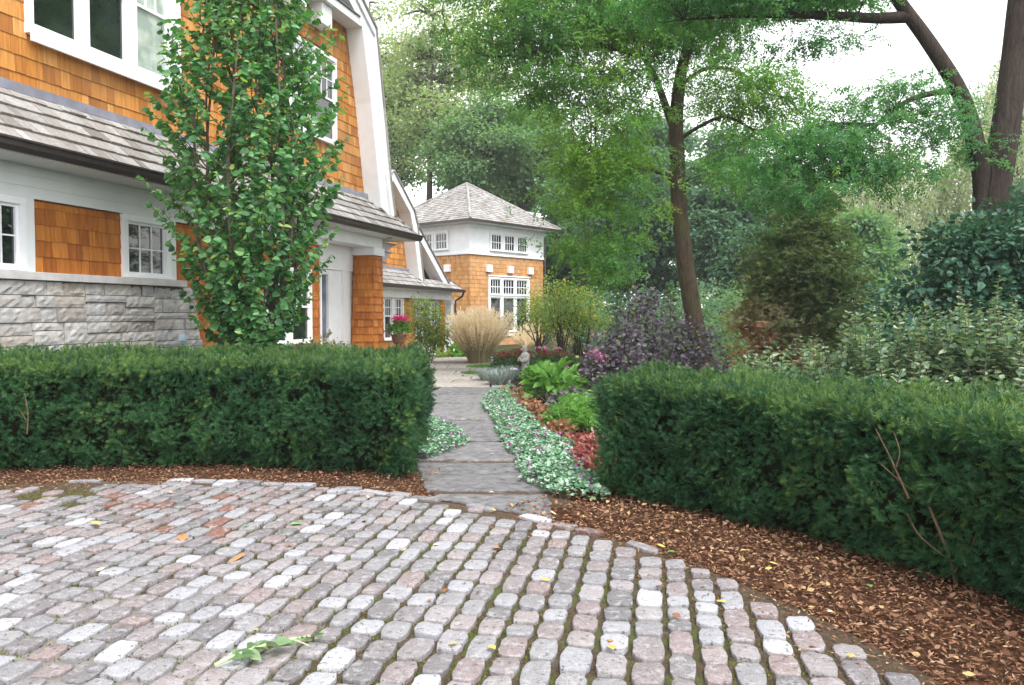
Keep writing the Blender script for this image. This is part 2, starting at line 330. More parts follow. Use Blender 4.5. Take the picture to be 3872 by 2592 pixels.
M['feath'] = leaf_mat('feathery_green_leaves', [(0, (.05, .12, .06)), (1, (.13, .24, .12))], .3, .6, .2)
M['hyd'] = leaf_mat('fresh_green_leaves', [(0, (.07, .19, .035)), (.6, (.13, .29, .06)), (1, (.2, .37, .10))], .35, .45, .35)
M['lam'] = leaf_mat('silver_mint_leaves', [(0, (.05, .19, .08)), (.42, (.11, .28, .13)), (.55, (.28, .42, .30)), (.8, (.36, .49, .37)), (1, (.50, .59, .50))], .25, .5, .3, tint=(1.15, 1.05, 1.0))
M['lamf'] = leaf_mat('violet_petals', [(0, (.30, .06, .30)), (1, (.5, .16, .48))], .2, .6, .2, tint=(1.15, 1.05, 1.0))
M['heu_r'] = leaf_mat('coral_red_leaves', [(0, (.13, .03, .035)), (.35, (.28, .07, .065)), (.7, (.42, .20, .155)), (1, (.52, .40, .28))], .3, .5, .3, tint=(1.15, 1.05, 1.0))
M['heu_o'] = leaf_mat('copper_leaves', [(0, (.17, .05, .03)), (.4, (.29, .125, .07)), (.75, (.38, .25, .14)), (1, (.32, .34, .16))], .3, .5, .3, tint=(1.15, 1.05, 1.0))
M['fesc'] = leaf_mat('blue_grey_blades', [(0, (.13, .19, .17)), (.5, (.28, .35, .33)), (1, (.48, .55, .53))], .3, .6, .2, tint=(1.15, 1.05, 1.0))
M['straw'] = leaf_mat('straw_plumes', [(0, (.76, .68, .50)), (.6, (.86, .80, .62)), (1, (.92, .88, .74))], .55, .8, .1, tint=(1.15, 1.05, 1.0))
M['blade'] = leaf_mat('olive_grass_blades', [(0, (.25, .24, .10)), (.6, (.46, .40, .22)), (1, (.62, .53, .36))], .35, .6, .2, tint=(1.15, 1.05, 1.0))
M['sedf'] = leaf_mat('dark_red_flower_heads', [(0, (.26, .025, .04)), (1, (.56, .09, .11))], .1, .8, .1, tint=(1.15, 1.05, 1.0))
M['sedl'] = leaf_mat('fleshy_green_leaves', [(0, (.06, .14, .06)), (1, (.14, .26, .11))], .25, .5, .3)
M['pink'] = leaf_mat('pink_petals', [(0, (.62, .16, .38)), (1, (.80, .42, .60))], .3, .6, .2, tint=(1.15, 1.05, 1.0))
M['magenta'] = leaf_mat('magenta_petals', [(0, (.62, .02, .20)), (1, (.85, .08, .36))], .3, .6, .2, tint=(1.15, 1.05, 1.0))
M['pebble'] = leaf_mat('plum_grey_leaves', [(0, (.07, .06, .075)), (1, (.20, .18, .2))], .2, .5, .3, tint=(1.15, 1.05, 1.0))
M['bark'] = bark_mat('grey_brown_bark', (.030, .021, .014), (.135, .10, .072), (.08, .085, .03))
M['barkdark'] = bark_mat('dark_brown_bark', (.018, .013, .012), (.075, .056, .048), None)
M['barkfar'] = bark_mat('far_bark', (.035, .03, .026), (.12, .105, .09))
M['stem'] = plain('grey_brown_stem', (.13, .10, .08), .85, .15, 12, .3)
M['twig'] = plain('bare_hedge_twig', (.15, .095, .065), .85, .15, 20, .25)
M['statue'] = plain('cast_stone', (.50, .48, .47), .85, .2, 9, .14, .4)
M['terra'] = plain('weathered_terracotta', (.26, .15, .09), .85, .2, 7, .3, .4)
M['bluelamp'] = plain('pale_blue_enamel', (.34, .44, .54), .35, .5, 6, .1)
M['lilacpaint'] = plain('pale_lilac_paint', (.52, .47, .54), .6, .3, 5, .08)
M['greenstem'] = plain('pale_green_stem', (.42, .52, .26), .6, .3, 20, .15)

# ------------------------------------------------------------------ shared builders
def shingles(mb, P0, U, V, N, ulim, v0, v1, pitch, wid, thick=.016, seed=0, holes=(), jag=.006):
    """overlapping courses of single shingles on a plane; ulim(v) gives the course's ends"""
    r = random.Random(seed); P0, U, V, N = (Vector(q) for q in (P0, U, V, N))
    nc = int(math.ceil((v1 - v0) / pitch))
    for c in range(nc):
        va = v0 + c * pitch; vb = min(va + pitch * 1.25, v1); lim = ulim(va + pitch * .4)
        if not lim or lim[1] - lim[0] < .02: continue
        u = lim[0]; first = True
        while u < lim[1] - 1e-4:
            w = wid * r.uniform(.55, 1.45) * (r.uniform(.3, 1) if first else 1); first = False
            e = min(u + w, lim[1]); g = .002 if e < lim[1] else 0
            cu, cv = (u + e) / 2, va + pitch * .5
            if not any(h[0] < cu < h[1] and h[2] < cv < h[3] for h in holes):
                j = r.uniform(-jag, jag) if c else 0; t = thick * r.uniform(.85, 1.25)
                A = P0 + U * (u + g) + V * (va + j); B = P0 + U * (e - g) + V * (va + j)
                Cc = P0 + U * (e - g) + V * vb; Dd = P0 + U * (u + g) + V * vb
                vs = [A, B, A + N * t, B + N * t, Cc + N * .002, Dd + N * .002]
                mb.add([tuple(q) for q in vs], [(2, 3, 4, 5), (0, 1, 3, 2), (0, 2, 5), (1, 4, 3)], r.random())
            u = e
def window(parent, fmap, u0, u1, z0, z1, cols=3, rows=2, casing=.1, w=0.0, mat='glass', rail=None, sill=.05, top=None, mun=.022, sx=.02, name='window'):
    """casing, sash, muntins (one mesh) with the glass as a sub-part; (u,z) spans the sash"""
    f = MB(fmap); c = casing
    f.box(u0 - c, u0, w - .045, w + .05, z0, z1); f.box(u1, u1 + c, w - .045, w + .05, z0, z1)
    f.box(u0 - c, u1 + c, w - .05, w + .05, z1, z1 + c); f.box(u0 - c - sx, u1 + c + sx, w - .085, w + .05, z0 - sill, z0)
    s = .045
    f.box(u0, u0 + s, w - .01, w + .045, z0, z1); f.box(u1 - s, u1, w - .01, w + .045, z0, z1)
    f.box(u0 + s, u1 - s, w - .01, w + .045, z0, z0 + s); f.box(u0 + s, u1 - s, w - .01, w + .045, z1 - s, z1)
    mz0 = z0 + s
    if rail is not None: f.box(u0 + s, u1 - s, w - .02, w + .045, rail - .025, rail + .025); mz0 = rail + .025
    a, b = u0 + s, u1 - s
    for i in range(1, cols): x = a + (b - a) * i / cols; f.box(x - mun / 2, x + mun / 2, w + .005, w + .035, mz0, z1 - s)
    for k in range(1, rows):
        z = mz0 + (z1 - s - mz0) * k / rows; f.box(a, b, w + .008, w + .033, z - mun / 2, z + mun / 2)
    fr = f.build(name, M['white'], parent)
    g = MB(fmap); g.box(a + .001, b - .001, w + .025, w + .03, z0 + s + .001, z1 - s - .001); g.build('pane', M[mat], fr)
    return fr

# ================================================================== ground, driveway, path
CX, CY, CR = -3.5, 2.0, 5.5             # the cobbled circle
def disc(name, cx, cy, r0, r1, z, mat, kind='structure', n=120, a0=0.0, a1=2 * math.pi, wob=0.0, seed=0):
    rr = rng_(seed); v, f = [], []
    nr = 8
    for i in range(n + 1):
        a = a0 + (a1 - a0) * i / n
        for k in range(nr + 1):
            r = r0 + (r1 - r0) * k / nr
            if wob and k in (0, nr): r += rr.normal() * wob
            v.append((cx + r * math.cos(a), cy + r * math.sin(a), z))
    f = [(i * (nr + 1) + k, i * (nr + 1) + k + 1, (i + 1) * (nr + 1) + k + 1, (i + 1) * (nr + 1) + k) for i in range(n) for k in range(nr)]
    m = MB(); m.add(v, f); return tag(m.build(name, mat), kind=kind)
g = MB(); g.add([(-220, -220, 0), (220, -220, 0), (220, 300, 0), (-220, 300, 0)], [(0, 1, 2, 3)])
tag(g.build('ground', M['ground']), kind='structure')
g = MB(); g.add([(-14, 5.5, .004), (12, 5.5, .004), (14, 33, .004), (-14, 33, .004)], [(0, 1, 2, 3)])
tag(g.build('flower_bed_soil', M['soil']), kind='structure')
disc('mulch_bed', CX, CY, CR - .12, CR + 2.0, .008, M['mulchbed'], wob=.03, seed=3)
bed = disc('driveway', CX, CY, .0, CR + .02, .012, M['joint'])

def rounded_stone(mb, cx, cy, ux, uy, L, W, h, z0, r, rnd):
    """domed, irregular sett; L along (ux,uy), W across"""
    n = 14; rings = ((1.0, -.02), (1.0, h * .70), (.982, h * .93), (.93, h), (.4, h * 1.015))
    vx, vy = -uy, ux; sk = r.gauss(0, .09); e = r.uniform(4.5, 12); vs = []
    wob = [r.gauss(0, .034) for _ in range(n)]; tx, ty = r.gauss(0, .03), r.gauss(0, .03)
    for s, z in rings:
        for k in range(n):
            a = 2 * math.pi * (k + .5) / n; c, d = math.cos(a), math.sin(a)
            q = (abs(c) ** e + abs(d) ** e) ** (-1 / e) * (1 + wob[k] * (1 if s > .5 else .5))
            a_, b_ = c * q * L / 2 * s, d * q * W / 2 * s; a_ += b_ * sk
            zz = z0 + z + (a_ * tx + b_ * ty) * 1.2 + (r.gauss(0, .0016) if s < .95 else 0)
            vs.append((cx + ux * a_ + vx * b_, cy + uy * a_ + vy * b_, zz))
    vs.append((cx, cy, z0 + h * 1.03)); m = len(rings)
    fs = [(i * n + k, i * n + (k + 1) % n, (i + 1) * n + (k + 1) % n, (i + 1) * n + k) for i in range(m - 1) for k in range(n)]
    fs += [((m - 1) * n + k, (m - 1) * n + (k + 1) % n, m * n) for k in range(n)]
    mb.add(vs, fs, rnd)
rs = random.Random(4); mb = MB()
ang = R(10.2); ax, ay = math.sin(ang), math.cos(ang); px_, py_ = math.cos(ang + R(6)), -math.sin(ang + R(6))
t = -7.5
while t < 7.5:
    W = rs.uniform(.114, .140); tc = t + W / 2; q = -7 + rs.uniform(0, .2); t += W + rs.uniform(.020, .032)
    while q < 7.5:
        L = rs.choice((rs.uniform(.17, .21), rs.uniform(.19, .25), rs.uniform(.13, .18))); qc = q + L / 2; q += L + rs.uniform(.020, .038)
        x, y = CX + px_ * tc + ax * qc, CY + py_ * tc + ay * qc
        if y < .6 or x < -8.5: continue
        d_ = math.hypot(x - CX, y - CY); L0 = L
        if d_ > CR - .07: continue
        if d_ > CR - .16: L = max(.075, L - 1.2 * (d_ - CR + .16))
        if y > 6.5 and x < -3.35 and rs.random() < (.6 if y > 6.75 else .3): continue      # earth has washed over some setts
        zz = rs.gauss(0, .003)
        rnd = rs.random() ** 1.15 * .86 + .12
        if x < -1.9 and y > 5.6 and rs.random() < .4: rnd = rs.choice((.05, .15, .34, .2, .66, .3, .10))
        rounded_stone(mb, x, y, ax, ay, L, W * rs.uniform(.93, 1.04), .029, .006 + zz, rs, rnd)
a = R(-40)
while a < R(200):
    L = rs.uniform(.17, .30); da = (L + .025) / CR; am = a + da / 2; a += da
    x, y = CX + (CR + .0) * math.cos(am), CY + (CR + .0) * math.sin(am)
    if y < .6: continue
    if rs.random() < .12 or (x < -3.3 and rs.random() < .4) or (x > .75 and rs.random() < .9): continue
    rounded_stone(mb, x, y, -math.sin(am), math.cos(am), L, rs.uniform(.08, .11), .032, .006 + rs.gauss(0, .004), rs, rs.random())
setts = mb.build('setts', M['sett'], bed, smooth=True)

# the flagstone path
rp = random.Random(11); pm = MB()
def slab(poly, z, th, rnd):
    """stone slab with a broken edge; poly is a loop of (x,y)"""
    pts = []
    for i in range(len(poly)):
        (x0, y0), (x1, y1) = poly[i], poly[(i + 1) % len(poly)]; d = math.hypot(x1 - x0, y1 - y0); k = max(2, int(d / .09))
        for j in range(k):
            s = j / k; w = .012 if 0 < j else .006
            pts.append((x0 + (x1 - x0) * s + rp.gauss(0, w), y0 + (y1 - y0) * s + rp.gauss(0, w)))
    n = len(pts); cx = sum(p[0] for p in pts) / n; cy = sum(p[1] for p in pts) / n
    vs = [(x, y, z - th) for x, y in pts] + [(x, y, z - .012) for x, y in pts] + [(cx + (x - cx) * .985, cy + (y - cy) * .985, z) for x, y in pts]
    fs = [(i, (i + 1) % n, n + (i + 1) % n, n + i) for i in range(n)] + [(n + i, n + (i + 1) % n, 2 * n + (i + 1) % n, 2 * n + i) for i in range(n)] + [tuple(range(2 * n, 3 * n))]
    pm.add(vs, fs, rnd)
def edge(y): return (-.68 - (.20 * (y - 6.7) if y < 9.6 else .58 + .10 * (y - 9.6)), .42 - .03 * (y - 6.6))
ys = [6.98, 8.42, 9.75, 11.75, 13.95, 15.5, 17.0]
arc = [(CX + (CR + .06) * math.cos(a_), CY + (CR + .06) * math.sin(a_)) for a_ in np.linspace(R(59.5), R(46.5), 9)]
slab([(x, y) for x, y in reversed(arc)] + [(-.66, 6.95), (.30, 6.93), (.42, 6.5)][:2], .020, .02, .25)
for i in range(len(ys) - 1):
    y0, y1 = ys[i] + .08, ys[i + 1] - .08; (l0, r0), (l1, r1) = edge(y0), edge(y1)
    sl = rp.uniform(-.08, .08)
    if i in (1, 2, 4) :
        slab([(l0, y0 + sl), (r0, y0 - sl), (r1, y1 - sl), (l1, y1 + sl)], .024 + rp.uniform(0, .012), .03, rp.uniform(.05, .45))
    else: slab([(l0, y0), (r0, y0), (r1, y1 - .04), (l1, y1 + .04)], .024 + rp.uniform(0, .012), .03, rp.uniform(.05, .45))
y = 17.05
while y < 28.5:
    h = rp.uniform(.7, 1.25); x = -4.2 + rp.uniform(0, .4)
    right = -.25 if y < 21 else -.75
    while x < right:
        w = rp.uniform(.9, 1.8); e = min(x + w, right + rp.uniform(0, .3))
        a0, a1 = rp.uniform(-.02, .02), rp.uniform(-.02, .02)
        slab([(x + .02, y + .02 + a0), (e - .02, y + .02 + a1), (e - .02, y + h - .02 + a1), (x + .02, y + h - .02 + a0)], .024 + rp.uniform(0, .012), .03, rp.uniform(.55, 1)); x = e
    y += h
path = tag(pm.build('path', M['slab']), kind='structure')
g = MB(); g.add([(-.64, 6.72, .013), (.5, 6.45, .013), (.35, 17.2, .013), (-2.0, 17.2, .013), (-1.15, 9.6, .013)], [(0, 1, 2, 3, 4)]); g.build('path_joints', M['joint'], path)  # mossy soil joints, kept wide and dark as painted shadow lines of the slabs

# ================================================================== the main house (local x along the facade, y into the house)
house = empty('house', (-7.04, 11, 0), R(74.07), 'large cedar shingle house with stone base and white gambrel gable behind the left hedge', 'house')
UZ = lambda x, y, z: (y, x, z)          # profile (w,z) pushed along the facade
def uS(z): return 11.92 - (z - 4.89) * .2018
def uO(z): return 12.75 - (z - 4.37) * .234
# stone base: random ashlar
rs = random.Random(21); sb = MB()
def block(u0, u1, z0, z1):
    if u1 - u0 < .03 or z1 - z0 < .03 or u0 > 3.88 + (2.08 - z1) * .22: return
    nu, nz = max(2, int((u1 - u0) / .07)), max(2, int((z1 - z0) / .05)); off = rs.uniform(0, .035); g = .006; vs = []
    lim = lambda u, z: min(u, 3.90 + (2.08 - z) * .22)
    tu, tz = rs.gauss(0, .02), rs.gauss(0, .03)
    for j in range(nz + 1):
        for i in range(nu + 1):
            u = u0 + g + (u1 - u0 - 2 * g) * i / nu; z = z0 + g + (z1 - z0 - 2 * g) * j / nz
            rim = i in (0, nu) or j in (0, nz)
            d = off - (.012 if rim else 0) + rs.gauss(0, .003 if rim else .006) + tu * (u - u0) + tz * (z - z0)
            vs.append((lim(u, z), -.09 - d - (2.07 - z) * .03, z))
    b = len(vs); w = nu + 1
    fs = [(j * w + i, j * w + i + 1, (j + 1) * w + i + 1, (j + 1) * w + i) for j in range(nz) for i in range(nu)]
    loop = [i for i in range(w)] + [j * w + nu for j in range(1, nz + 1)] + [nz * w + i for i in range(nu - 1, -1, -1)] + [j * w for j in range(nz - 1, 0, -1)]
    back = [(vs[i][0], .0, vs[i][2]) for i in loop]; n = len(loop)
    fs += [(loop[(k + 1) % n], loop[k], b + k, b + (k + 1) % n) for k in range(n)]
    sb.add(vs + back, fs, rs.random())
def split(u0, u1, z0, z1):
    w, h = u1 - u0, z1 - z0
    if h > .24 and (w < 1.6) and rs.random() < .6 or h > .34: c = z0 + h * rs.uniform(.3, .7); split(u0, u1, z0, c); split(u0, u1, c, z1)
    elif w > rs.uniform(.4, 1.0): c = u0 + w * rs.uniform(.32, .68); split(u0, c, z0, z1); split(c, u1, z0, z1)
    else: block(u0, u1, z0, z1)
u = -4.6
while u < 4.3: split(u, min(u + 1.5, 4.4), 0.02, 2.065); u += 1.5
sb.build('stone_base', M['stone'], house)
m = MB(); m.box(-4.6, 3.80, -.085, .055, 0, 2.06); m.build('mortar_bed', plain('grey_mortar', (.16, .15, .14), .95, .1, 10, .2), house)
m = MB(); m.box(-4.6, 1.28, -.17, .05, 2.07, 2.185); m.box(1.285, 3.68, -.17, .05, 2.07, 2.185); m.build('stone_cap', plain('limestone_cap', (.52, .50, .50), .8, .2, 5, .08, .3), house, bevel=.008)
m = MB(); m.prism([(-4.5, 0), (8.7, 0), (8.7, .05), (8.7, 3.7), (-4.5, 3.7)], .07, 9); m.prism([(8.71, 0), (12.5, 0), (12.5, 3.69), (8.71, 3.69)], .66, 9)
m.prism([(-3.9, 3.71), (11.9, 3.71), (11.9, 4.8), (11.0, 9.2), (4, 13.2), (-2.9, 9.2), (-3.9, 4.8)], .42, 9); m.build('inner_wall', M['shingle_deep'], house)
# lower shingle panel and wall
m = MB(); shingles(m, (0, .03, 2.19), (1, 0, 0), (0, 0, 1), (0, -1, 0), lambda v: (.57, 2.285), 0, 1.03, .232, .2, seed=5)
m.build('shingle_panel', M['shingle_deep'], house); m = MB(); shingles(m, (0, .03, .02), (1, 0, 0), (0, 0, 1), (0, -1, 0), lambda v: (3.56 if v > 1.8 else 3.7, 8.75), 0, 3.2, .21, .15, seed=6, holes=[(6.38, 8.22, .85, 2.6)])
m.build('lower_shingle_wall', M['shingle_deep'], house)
m = MB(); shingles(m, (4.02, -.17, .02), (1, 0, 0), (-.0, .16 / 2.0, 1), (0, -1, .05), lambda v: (0, .86 - .12 * v), 0, 1.95, .21, .15, seed=16)
shingles(m, (4.88, -.17, .02), (0, 1, 0), (-.12, .08, 1), (1, 0, 0), lambda v: (0, .2), 0, 1.95, .21, .15, seed=17); m.build('flared_pier', M['shingle_deep'], house)
m = MB(); m.box(-4.6, 8.75, -.03, .06, 3.24, 3.699); m.box(.43, .568, -.035, .06, 2.19, 3.238); m.box(3.425, 3.56, -.035, .06, 2.19, 3.238)
for z in (3.40, 3.56): m.box(-4.6, 8.74, -.04, -.031, z, z + .012)
m.build('frieze', M['frieze'], house)
window(house, None, -.42, .32, 2.245, 3.13, 3, 2, .105, sx=0); window(house, None, 2.39, 3.315, 2.245, 3.13, 3, 2, .105, sx=0)
window(house, None, 6.45, 7.25, .95, 2.55, 3, 2, .08, rail=1.75, sx=0); window(house, None, 7.42, 8.2, .95, 2.55, 3, 2, .08, rail=1.75, sx=0)
# porch: shingle return, door, white panelling
m = MB(); m.box(8.74, 8.78, -.02, .58, .02, 3.4); m.build('corner_board', M['white'], house)
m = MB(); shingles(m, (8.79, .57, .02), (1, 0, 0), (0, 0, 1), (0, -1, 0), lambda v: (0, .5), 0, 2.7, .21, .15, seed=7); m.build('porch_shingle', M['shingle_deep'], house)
d = MB(); d.box(9.295, 9.41, .5, .6, .02, 2.72); d.box(10.05, 10.12, .5, .6, .02, 2.72); d.box(9.411, 10.049, .505, .6, 2.6, 2.72); d.box(9.411, 10.049, .505, .6, .02, .2); d.box(9.70, 9.74, .53, .6, .2, 2.6)
dd_ = d.build('porch_door', M['white'], house); d = MB(); d.box(9.41, 10.05, .57, .575, .2, 2.6); d.build('pane', M['screen'], dd_)
d = MB(); d.tube([(9.72, .49, 1.05), (9.72, .45, 1.05), (9.66, .45, 1.05)], .012, 6); d.build('handle', M['gutter'], dd_)
m = MB(); m.box(10.121, 12.0, .56, .62, .02, 2.74); m.box(10.88, 11.12, .50, .559, .02, 2.74); m.box(11.2, 11.30, .52, .559, .02, 2.74); m.box(10.2, 10.8, .545, .559, .3, 2.5); m.box(8.79, 12.0, .5, .62, 2.742, 3.40)
m.build('porch_panelling', M['white'], house, bevel=.006)
# pillar with shingles on all faces
m = MB(); pt, pb = (11.43, 11.98, -.10, .45), (11.30, 11.96, -.16, .50)
for (u0, w0, u1, w1, N) in ((0, 3, 0, 2, (-1, 0, 0)), (0, 2, 1, 2, (0, -1, 0)), (1, 2, 1, 3, (1, 0, 0)), (1, 3, 0, 3, (0, 1, 0))):
    A = Vector((pb[u0], pb[w0], 0)); B = Vector((pb[u1], pb[w1], 0)); At = Vector((pt[u0], pt[w0], 3.19)); Bt = Vector((pt[u1], pt[w1], 3.19))
    mid, midt = (A + B) / 2, (At + Bt) / 2; wdt, wt = (B - A).length, (Bt - At).length
    shingles(m, mid, (B - A).normalized(), (midt - mid) / 3.19, N, lambda v: (-(wdt + (wt - wdt) * v / 3.19) / 2 - .008, (wdt + (wt - wdt) * v / 3.19) / 2 + .008), 0, 3.19, .205, .16, .034, seed=int(40 + u0 + w0), jag=.003)
m.hexa([(11.31, -.15, 0), (11.95, -.15, 0), (11.95, .49, 0), (11.31, .49, 0), (11.44, -.09, 3.185), (11.97, -.09, 3.185), (11.97, .44, 3.185), (11.44, .44, 3.185)])
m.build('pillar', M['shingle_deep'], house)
m = MB(); m.box(11.37, 12.04, -.17, .5, 3.19, 3.40); m.box(8.6, 12.0, -.12, .498, 3.402, 3.699); m.build('porch_beam', M['white'], house, bevel=.006)
# bracket arms under the roof beyond the pillar
m = MB()
for k, (z, L, zt) in enumerate(((3.50, 1.05, 3.62), (3.25, .75, 3.36), (2.95, .35, 3.06))):
    m.hexa([(12.06, .0, z - .28), (12.2, .0, z - .28), (12.2, .14, z - .28), (12.06, .14, z - .28), (12.06, .0, zt - .01), (12.06 + L, .0, zt - .03), (12.06 + L, .14, zt - .03), (12.06, .14, zt - .01)])
m.build('eave_bracket', M['lilacpaint'], house, bevel=.01)
m = MB()
for z, L in ((3.60, 1.12), (3.34, .82), (3.04, .42)): m.box(12.04, 12.06 + L, -.03, .17, z - .005, z + .02)
m.build('bracket_cap', M['flash'], house)
# pent roof, gutter, soffit
Ls = math.hypot(.97, .97); m = MB()
shingles(m, (0, -.62, 3.87), (1, 0, 0), (0, .97 / Ls, .97 / Ls), (0, -.97 / Ls, .97 / Ls), lambda v: (-4.8, 13.27 - .97 * v / Ls), 0, Ls, .275, .21, .045, seed=8, jag=.01)
shingles(m, (13.27, -.62, 3.87), (0, 1, 0), (-.97 / Ls, 0, .97 / Ls), (.97 / Ls, 0, .97 / Ls), lambda v: (.97 * v / Ls, 6), 0, Ls, .235, .17, .034, seed=9, jag=.01)
m.hexa([(-4.8, -.60, 3.74), (13.25, -.60, 3.74), (13.25, 6, 3.74), (-4.8, 6, 3.74), (-4.8, -.60, 3.868), (13.25, -.60, 3.868), (13.25, 6, 3.868), (-4.8, 6, 3.868)])
m.build('pent_roof', M['roof'], house)
m = MB(); m.tube([(13.27 - .97 * s, -.62 + .97 * s, 3.90 + .97 * s) for s in (0, .25, .5, .75, 1)], .05, 6); m.build('hip_cap', M['roof'], house)
m = MB(); m.box(-3.9, 12.0, .27, .36, 4.79, 4.93); m.build('flashing', M['flash'], house)
gp = [(-.63, 3.715), (-.68, 3.715), (-.75, 3.77), (-.755, 3.83), (-.79, 3.85), (-.79, 3.875), (-.63, 3.875)]
m = MB(UZ); m.prism(gp, -4.8, 13.42); gt = m.build('gutter', M['gutter'], house)
m = MB(); m.box(13.28, 13.41, -.62, 6, 3.72, 3.87); m.build('gutter_return', M['gutter'], house)
m = MB(); m.box(-4.8, 13.24, -.625, .62, 3.70, 3.738); m.build('soffit', M['frieze'], house)
m = MB(); m.lathe([(.085, 0), (.085, -.012), (.06, -.014)], 16, (11.95, -.36, 3.70)); m.build('soffit_vent', M['gutter'], house)
# upper wall
UWH = [(.9, 3.99, 5.75, 7.95), (7.95, 10.2, 5.9, 8.2)]
m = MB(); shingles(m, (0, .40, 4.85), (1, 0, 0), (0, 0, 1), (0, -1, 0), lambda v: (8 - uS(4.85 + v) - .05, uS(4.85 + v) + .05), 0, 4.4, .262, .205, seed=10, holes=[(a_, b_, c_ - 4.85, d_ - 4.85) for a_, b_, c_, d_ in UWH])
m.build('shingle_wall', M['shingle'], house)
for u0, u1, mt in ((.965, 1.835, 'glass'), (2.035, 2.865, 'glass'), (3.10, 3.92, 'curtain')):
    window(house, None, u0, u1, 5.86, 7.85, 3, 1, .1 if mt == 'glass' else .12, .37, mt, rail=6.97, sill=.13, sx=0, mun=.025)
m = MB(); m.box(.86, 4.22, .245, .284, 5.60, 5.72); m.build('window_sill', M['white'], house, bevel=.006)
m = MB(); m.box(4.045, 4.22, .315, .41, 5.73, 7.95); m.build('window_trim', M['white'], house)
for u0, u1 in ((8.07, 9.02), (9.22, 10.17)): window(house, None, u0, u1, 6.02, 8.06, 3, 2, .1, .37, 'curtain' if u0 < 9 else 'glass', rail=7.05, sill=.1, sx=0)
# gambrel rake, boxed beam and brackets
def rake(name, O, I, w0, w1, parent, f=None, mat='white'):
    m = MB(f)
    k = len(O); vs = []
    for o_, i_ in zip(O, I): vs += [(i_[0], w0, i_[1]), (o_[0], w0, o_[1]), (o_[0], w1, o_[1]), (i_[0], w1, i_[1])]
    m.add(vs, [(4 * j + c, 4 * j + (c + 1) % 4, 4 * j + 4 + (c + 1) % 4, 4 * j + 4 + c) for j in range(k - 1) for c in range(4)] + [(3, 2, 1, 0), tuple(4 * k - 4 + c for c in range(4))])
    return m.build(name, M[mat], parent, bevel=.012)
Or, Ir = [(12.80, 4.3), (12.45, 5.45), (12.05, 7.3), (11.58, 9.36), (4, 13.6)], [(11.99, 4.55), (11.79, 5.45), (11.41, 7.3), (10.9, 9.17), (4, 13.1)]
rake('bargeboard', Or, Ir, -.10, .39, house)
rake('bargeboard_molding', Or, [(a_ - .22 * (z < 9.3), z - .22 * (z > 9.3)) for a_, z in Or], -.155, -.101, house)
rake('roof_edge', [(a_ + .05, z + .05) for a_, z in Or], [(a_ + .002, z + .002) for a_, z in Or], -.20, 9, house, None, 'roof')
mir = lambda P: [(8 - a_, z) for a_, z in P]
rake('bargeboard', mir(Or), mir(Ir), -.10, .39, house)
rake('roof_edge', mir([(a_ + .05, z + .05) for a_, z in Or]), mir([(a_ + .002, z + .002) for a_, z in Or]), -.20, 9, house, None, 'roof')
m = MB(); m.box(-2.9, 10.9, -.09, .37, 9.16, 9.36); m.build('boxed_beam', M['white'], house, bevel=.01)
m = MB(); m.box(-2.9, 10.75, -.13, .2, 9.362, 9.40); m.build('drip_edge', M['gutter'], house)
m = MB(); m.prism([(-2.7, 9.42), (10.75, 9.42), (4, 13.2)], .12, .3); m.build('gable_panel', M['panelgrey'], house)
for k in range(9):
    b = MB(); uu = 9.0 - 1.22 * k; b.box(uu, uu + .5, .03, .38, 8.64, 9.158); b.build('bracket', M['white'], house, bevel=.012)

# ================================================================== gabled wing farther along
wing = empty('gabled_wing', (-4.653, 25.918, 0), R(74.07), 'low cedar shingle wing with two white raked gables between house and tower', 'house')
F = lambda x, y, z: (x - 15, y - 1.8, z)
m = MB(F); m.box(11.5, 18.9, 1.92, 8, 0, 3.2); m.box(18.92, 22.9, 2.1, 8, 0, 2.75); m.prism([(13.8, 3.21), (18.3, 3.21), (17.7, 4.9), (16.1, 6.0), (14.4, 4.9)], 1.95, 8); m.prism([(18.4, 2.76), (20.3, 2.76), (18.4, 4.1)], 1.98, 8); m.build('inner_wall', M['shingle_deep'], wing)
def wr(z):
    P = [(3.1, 18.47), (4.15, 18.2), (5.03, 17.8), (6.05, 16.15)]
    return float(np.interp(z, [p[0] for p in P], [p[1] for p in P]))
m = MB(F); shingles(m, (0, 1.85, 3.1), (1, 0, 0), (0, 0, 1), (0, -1, 0), lambda v: (32.2 - wr(3.1 + v), wr(3.1 + v)), 0, 2.9, .2, .15, seed=30, holes=[(15.2, 16.35, .55, 1.6)])
shingles(m, (0, 1.9, 2.75), (1, 0, 0), (0, 0, 1), (0, -1, 0), lambda v: (18.15, 18.55 + (3.82 - 2.75 - v) * 1.57), 0, 1.5, .2, .15, seed=31)
shingles(m, (0, 1.85, .02), (1, 0, 0), (0, 0, 1), (0, -1, 0), lambda v: (11.5, 18.93), 0, 2.4, .2, .15, seed=32, holes=[(16.2, 17.75, .7, 2.2)])
m.build('shingle_wall', M['shingle'], wing)
window(wing, F, 15.25, 16.3, 3.75, 4.6, 4, 2, .09, 1.83, sx=0)
for u0, u1 in ((16.22, 16.80), (17.09, 17.68)): window(wing, F, u0, u1, .72, 2.12, 3, 2, .13, 1.82, rail=1.5, sx=0, mun=.03)
O1, I1 = [(16.1, 6.33), (17.8, 5.23), (18.1, 4.75), (18.66, 2.75)], [(16.1, 6.0), (17.52, 5.12), (17.82, 4.5), (18.33, 2.85)]
rake('bargeboard', O1, I1, 1.38, 1.84, wing, F)
m2 = lambda P: [(32.2 - a_, z) for a_, z in P]
rake('bargeboard', m2(O1), m2(I1), 1.38, 1.84, wing, F)
O2, I2 = [(17.95, 4.92), (21.55, 2.68)], [(18.05, 4.52), (20.98, 2.70)]
rake('bargeboard', O2, I2, 1.42, 1.9, wing, F)
